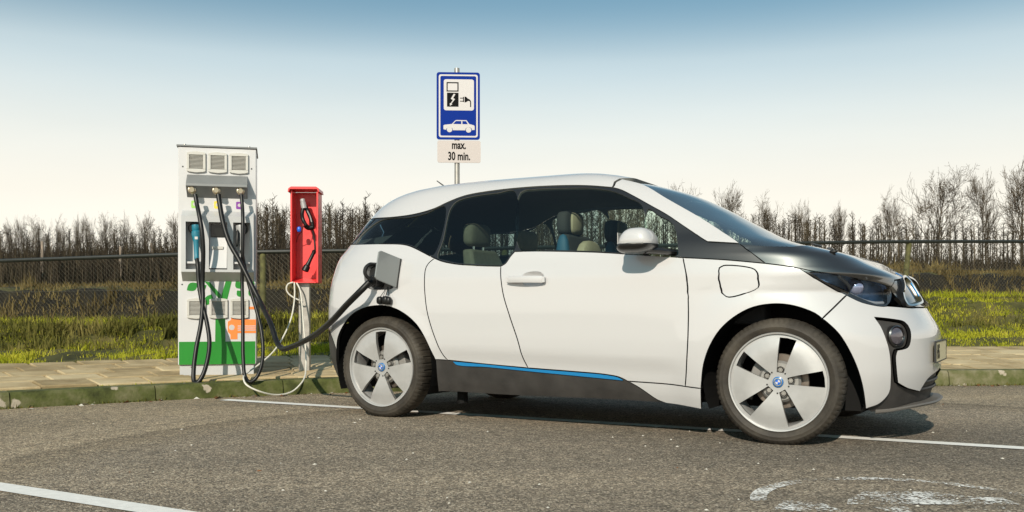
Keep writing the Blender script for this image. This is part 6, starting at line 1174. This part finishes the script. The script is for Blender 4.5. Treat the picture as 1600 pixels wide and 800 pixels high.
m = MB(); n = len(q); m.add([tuple(p) for p in q]+[tuple(p+th_) for p in q], [tuple(range(n)), tuple(range(2*n-1, n-1, -1))]+[(i, i+n, (i+1) % n+n, (i+1) % n) for i in range(n)]); m.build('charge_flap', FLAPG, CAR, bevel=.004)
m = MB(); m.tube([tuple(h0+Vector((.004, -.004, 0))), tuple(h1+Vector((.004, -.004, 0)))], .008, 8); m.build('flap_hinge', M['dark'], CAR, smooth=True)
sc, zc_ = SEG['caps'][0]
for k, (ds_, dz_, r) in enumerate(((-.030, .0, .022), (.016, .0, .024), (.040, -.004, .022))):
    p = pt(sc+ds_, zc_+dz_, .026); m = MB(); m.blob(tuple(p), r*.95, r*.9, r*1.15, .7, 12, 8); dc = m.build('dust_cap', M['rubber'], po, smooth=True)
    m = MB(); m.tube([tuple(p+Vector((0, 0, .02))), tuple(pt(sc+ds_*.5, zc_+.06, .012)), tuple(pt(sc+ds_*.3, .846, .004))], .0022, 5); m.build('strap', M['rubber'], dc)

# wheels
def wheel(cx, side, rot, steer=0.0):
    """side -1: near side; outer face towards -y"""
    root = bpy.data.objects.new('wheel', None); link(root, CAR); root.location = (cx+side*.83*math.sin(steer), 0, .326); root.rotation_euler = (0, 0, steer+(0 if side < 0 else math.pi))
    yo = -.83; nseg = 288
    def tread(j, k):
        if j in (7, 8): return -.005 if k % 4 == 0 else 0.0
        if j in (9, 10, 11): return -.004 if (k+2) % 6 == 0 else 0.0
        return 0.0
    prof = [(.236, yo+.020), (.250, yo+.008), (.262, yo-.004), (.268, yo-.008), (.286, yo-.013), (.289, yo-.0115), (.304, yo-.011), (.319, yo-.001), (.328, yo+.015), (.3315, yo+.034), (.332, yo+.070), (.3315, yo+.104), (.328, yo+.122), (.300, yo+.146), (.236, yo+.130)]
    m = MB(); m.lathe(prof, nseg, 'y', (0, 0, 0), tread); ty = m.build('tyre', TYRE, root, smooth=True, angle=28)
    m = MB()
    for r in (-.045, 0.0, .045):
        pass
    m.lathe([(.2585, yo-.003), (.2560, yo-.009), (.2500, yo-.008), (.2470, yo+.004), (.240, yo+.012), (.228, yo+.05), (.226, yo+.13), (.240, yo+.135), (.236, yo+.020), (.252, yo+.006), (.2585, yo-.003)], 96, 'y'); m.build('rim', ALLOY, root, smooth=True, angle=35)
    # face with five windows
    win = [(-.013, .050), (-.0165, .10), (-.018, .231), (.020, .2325), (.068, .226), (.036, .105), (.022, .050)]
    ca = lambda p, a: (p[0]*math.cos(a)-p[1]*math.sin(a), p[0]*math.sin(a)+p[1]*math.cos(a)); loops = [[(.2465*math.cos(2*math.pi*i/96), .2465*math.sin(2*math.pi*i/96)) for i in range(96)]]
    for k in range(5):
        w = np.array([ca(p, rot+2*math.pi*k/5) for p in win]); d = []
        for i in range(len(w)):
            a, b = w[i], w[(i+1) % len(w)]; kk = max(1, int(np.hypot(*(b-a))/.016)); d += [tuple(a+(b-a)*j/kk) for j in range(kk)]
        loops.append(d)
    g = [(r*math.cos(a), r*math.sin(a)) for r in (.03, .07, .11, .15, .19, .225) for a in np.linspace(0, 2*math.pi, int(r*220)+6)[:-1]]
    bp = np.array([p for l in loops for p in l]); L = [np.array(l) for l in loops]; g = np.array(g); ok = np.ones(len(g), bool)
    for l in L[1:]: ok &= ~inside(l, g)
    ok &= np.array([np.hypot(*(bp-q).T).min() > .006 for q in g]); pts = np.concatenate([bp, g[ok]]); ed = []; b = 0
    for l in loops: ed += [(b+i, b+(i+1) % len(l)) for i in range(len(l))]; b += len(l)
    r = delaunay_2d_cdt([Vector(p) for p in pts], ed, [], 0, 1e-7); V2 = np.array([tuple(v) for v in r[0]]); F = np.array(r[2]); cen = V2[F].mean(1); ok = inside(L[0], cen)
    for l in L[1:]: ok &= ~inside(l, cen)
    F = F[ok]; rr_ = np.hypot(V2[:, 0], V2[:, 1]); y = yo+.004-.008*sst(.03, .17, rr_)+.010*sst(.17, .25, rr_)
    P = np.stack([V2[:, 0], y, V2[:, 1]], 1); m = MB(); m.add(P.tolist(), [tuple(f) for f in F]); nv = len(P); m.mi = 0
    ed2 = {}
    for f in F:
        for a, b in ((f[0], f[1]), (f[1], f[2]), (f[2], f[0])):
            if (b, a) in ed2: del ed2[(b, a)]
            else: ed2[(a, b)] = 1
    Q = P.copy(); Q[:, 1] += .022; base = len(m.v); m.v += [tuple(p) for p in Q]; m.mi = 1
    for a, b in ed2: m.f.append((b, a, a+base, b+base)); m.m.append(1)
    for f in F: m.f.append(tuple(i+base for i in f[::-1])); m.m.append(1)
    m.build('wheel_face', [ALLOY, ALLOYD], root, smooth=True, angle=30)
    m = MB(); m.lathe([(0, yo+.030), (.098, yo+.032), (.110, yo+.045)], 40, 'y'); m.build('hub', ALLOYD, root, smooth=True)
    for k in range(5):
        a = rot+2*math.pi*k/5; c = ca((.004, .064), a); m = MB(); m.lathe([(0, yo+.004), (.0075, yo+.004), (.009, yo+.006), (.0125, yo+.006), (.0125, yo+.03)], 6, 'y', (c[0], 0, c[1])); m.build('wheel_bolt', M['steel'], root)
        m = MB(); m.lathe([(.0125, yo+.028), (.018, yo+.006), (.0185, yo+.012), (.0185, yo+.03)], 16, 'y', (c[0], 0, c[1])); m.build('bolt_seat', ALLOYD, root, smooth=True)
        c = ca((.0, .058), a+math.pi/5+.06); m = MB(); m.lathe([(0, yo-.0012), (.0042, yo-.0012), (.0042, yo+.004)], 8, 'y', (c[0], 0, c[1])); m.build('pin_hole', M['dark'], root)
    m = MB(); m.lathe([(0, yo-.006), (.022, yo-.006), (.0275, yo-.003), (.029, yo+.006)], 32, 'y'); hc = m.build('hub_cap', RBLUE, root, smooth=True, angle=30)
    m = MB(); cr = .0125
    for q_, mt in ((0, 0), (1, 1), (2, 0), (3, 1)):
        m.mi = mt; arc = [(cr*math.cos(R(90*q_+15*i+rot*57.3)), yo-.0066, cr*math.sin(R(90*q_+15*i+rot*57.3))) for i in range(7)]; m.add([(0, yo-.0066, 0)]+arc, [(0, i+1, i+2) for i in range(6)])
    m.build('roundel', [M['signwhite'], M['bluecap']], hc)
    m = MB(); m.lathe([(.022, yo-.0064), (.019, yo-.0070), (.0165, yo-.0066)], 32, 'y'); m.build('ring', CHROME, hc, smooth=True)
    m = MB(); m.lathe([(.075, yo+.075), (.142, yo+.075), (.145, yo+.078), (.145, yo+.095), (.075, yo+.095)], 48, 'y'); m.build('brake_disc', DISC, root, smooth=True, angle=30)
    m = MB()
    for i in range(10):
        a0 = R(125+6*i) if cx < 1 else R(150+6*i)
    a0, a1 = (R(-30), R(38)) if cx < 1 else (R(120), R(190)); st = np.linspace(a0, a1, 9)
    vs = [(r_*math.cos(a), y_, r_*math.sin(a)) for a in st for r_, y_ in ((.098, yo+.055), (.158, yo+.055), (.158, yo+.115), (.098, yo+.115))]
    m.add(vs, [(i*4+j, i*4+(j+1) % 4, (i+1)*4+(j+1) % 4, (i+1)*4+j) for i in range(8) for j in range(4)]+[(3, 2, 1, 0), (32, 33, 34, 35)]); m.build('brake_caliper', CALI, root, bevel=.006)
    m = MB(); m.lathe([(0, yo+.12), (.10, yo+.12), (.10, yo+.20), (0, yo+.20)], 24, 'y'); m.build('hub_carrier', LINER, root)
    return root
wheel(0, -1, R(8), 0.0); wheel(2.57, -1, R(-6.5), R(3.0)); wheel(0, 1, R(30)); wheel(2.57, 1, R(50), R(3.0))
# arch liners, underbody, cabin
for sgn in (1, -1):
    for cx in (0, 2.57):
        m = MB(); yi = -.52*sgn; yo_ = lambda x: -sgn*((.80-.3*max(0, x-2.65)-.55*max(0, x-2.65)**2) if x > 1.5 else (.85-.2*max(0, -.05-x))); n = 28; A = [R(-24+228*i/n) for i in range(n+1)]; rad = .412
        ring = [(cx+rad*math.cos(a), max(.165, .33+rad*math.sin(a))) for a in A]
        vs = [(x, yi, z) for x, z in ring]+[(x, yo_(x), z) for x, z in ring]; fs = [(i, i+1, i+n+2, i+n+1) for i in range(n)]+[tuple(range(n+1))]; m.add(vs, fs); m.build('wheel_arch_liner', LINER, CAR)
MB().box(-.50, 3.05, -.50, .50, .17, .24).build('underbody', LINER, CAR)
MB().box(.43, 2.13, -.79, .79, .19, .24).build('floor_pan', LINER, CAR)
m = MB(); m.tube([(.52, -.66, .175), (.52, -.66, .105)], .035, 8); m.build('jack_pad', LINER, CAR)
MB().box(.45, 2.15, -.74, .74, .30, .36).build('cabin_floor', CABIN, CAR)
MB().box(-.45, .40, -.62, .62, .80, .86).build('parcel_floor', CABIN, CAR)
m = MB(); m.prism([(2.02, .62), (1.98, .92), (2.06, 1.00), (2.45, 1.02), (2.46, .62)], -.66, .66); m.build('dashboard', CABIN, CAR, bevel=.02)
m = MB(); m.lathe([(.178+.013*math.cos(a), .013*math.sin(a)) for a in np.linspace(0, 2*math.pi, 9)], 32, 'x'); rm = Matrix.Translation((1.80, .37, .98)) @ Matrix.Rotation(R(-22), 4, 'Y'); m.v = [tuple(rm @ Vector(v)) for v in m.v]; m.build('steering_wheel', M['dark'], CAR, smooth=True)
def slab_seat(x, y, zb, zt, lean, w, head, rear=False):
    """backrest with shoulders, cushion, head restraint"""
    m = MB(); vs = []; rows = 9
    for i in range(rows):
        t = i/(rows-1); z = zb+(zt-zb)*t; xx = x-lean*t; ww = w*(1-.28*max(0, t-.55)/.45); th = .085*(1-.35*t)
        vs += [(xx+th, y-ww*.72, z), (xx+th*.75, y, z), (xx+th, y+ww*.72, z), (xx+th*.9, y+ww, z), (xx-th*.6, y+ww*.9, z), (xx-th, y, z), (xx-th*.6, y-ww*.9, z), (xx+th*.9, y-ww, z)]
    fs = [(i*8+j, i*8+(j+1) % 8, (i+1)*8+(j+1) % 8, (i+1)*8+j) for i in range(rows-1) for j in range(8)]+[tuple(range(7, -1, -1)), tuple(range((rows-1)*8, rows*8))]
    m.add(vs, fs); st = m.build('seat', [CREAM if rear else CABIN], CAR, smooth=True, bevel=.02)
    m = MB(); m.blob((x+.24, y, zb-.02), .28, w, .085, .5, 20, 10, ez=.6); m.build('cushion', CREAM if rear else CABIN, st, smooth=True)
    m = MB(); m.blob((x-lean-.01, y, zt+head), .045, w*.56, .078, .5, 18, 10, ez=.5); hr = m.build('headrest', CREAM if rear else CABIN, st, smooth=True)
    for s in (-1, 1): MB().tube([(x-lean, y+s*.06, zt-.03), (x-lean, y+s*.06, zt+head)], .007, 6).build('headrest_rod', CHROME, hr)
    if not rear:
        m = MB(); m.blob((x-lean*.55+.055, y, zb+(zt-zb)*.62), .05, w*.62, .20, .6, 16, 10, ez=.7); m.build('cream_pad', CREAM, st, smooth=True)
        m = MB(); m.blob((x-lean*.75, y-w*.80, zb+(zt-zb)*.72), .045, .035, .17, .8, 12, 8); m.build('blue_bolster', DBLUE, st, smooth=True)
        m = MB(); m.blob((x-lean+.02, y, zt+head+.0), .04, w*.35, .07, .6, 12, 8); m.build('cream_headpad', CREAM, hr, smooth=True)
    return st
slab_seat(1.30, -.36, .55, 1.17, .15, .245, .075); slab_seat(1.30, .36, .55, 1.17, .15, .245, .075)
slab_seat(.58, -.34, .62, 1.10, .14, .24, .10, True); slab_seat(.58, .34, .62, 1.10, .14, .24, .10, True)

# ------------------------------------------------------------------ thick cable from the station to the car
cw = CAR.matrix_basis.copy()
cw = Matrix.Translation((-0.4395, 6.943, 0)) @ Matrix.Rotation(-CYAW, 4, 'Z')
PW = cw @ pt(pc[0]-.03, pc[1]-.01, .05); plug0 = cw @ pt(pc[0]-.03, pc[1]-.01, -.04)
HW = cw @ (pt(pc[0]-.05, pc[1]-.03, .15))
def lerp_y(px, py, y): return Vector(((px-800)/1491*y, y, 0.704+(483-py)/1491*y))
pts = [ch_ray(341, 304, .128), ch_ray(343.5, 320, .15), ch_ray(348, 345, .20), ch_ray(358, 378, .27), ch_ray(375, 409, .34), ch_ray(395, 449, .40), ch_ray(409.5, 477.6, .45),
       lerp_y(424, 509, 7.42), lerp_y(432.5, 534, 7.32), lerp_y(441, 544.5, 7.22), lerp_y(461, 539.5, 7.02), lerp_y(490, 524.5, 6.72), lerp_y(519, 501, 6.38), lerp_y(541, 477, 6.20), lerp_y(560, 458, 6.10), lerp_y(577, 441, HW.y+.02)]
t, o0 = cable('charging_cable', pts, 0.0205, M['rubber'], 'thick black charging cable sagging from the station to the open port of the car')
e = Vector(pts[-1]); d = (plug0-e)
plug_along(t, o0, e-(e-Vector(pts[-2])).normalized()*.03, e+d*.35, [(0, 0), (.019, 0), (.022, .3), (.026, .6), (.030, 1.0), (0, 1)], M['rubber'], 'cable_sleeve')
plug_along(t, o0, e+d*.30, plug0, [(0, 0), (.034, 0), (.040, .2), (.040, .7), (.046, .72), (.046, .9), (0, 1)], M['dark'])
gp = [lerp_y(*q) for q in ((578, 437, e.y-.01), (570.5, 428, e.y-.03), (571, 419, e.y-.03), (577, 413.5, e.y-.01), (586, 413, e.y+.05))]; p = smooth_path([tuple(q-o0) for q in gp], .008); MB().tube(p, .012, 8).build('bow_grip', M['dark'], t, smooth=True)
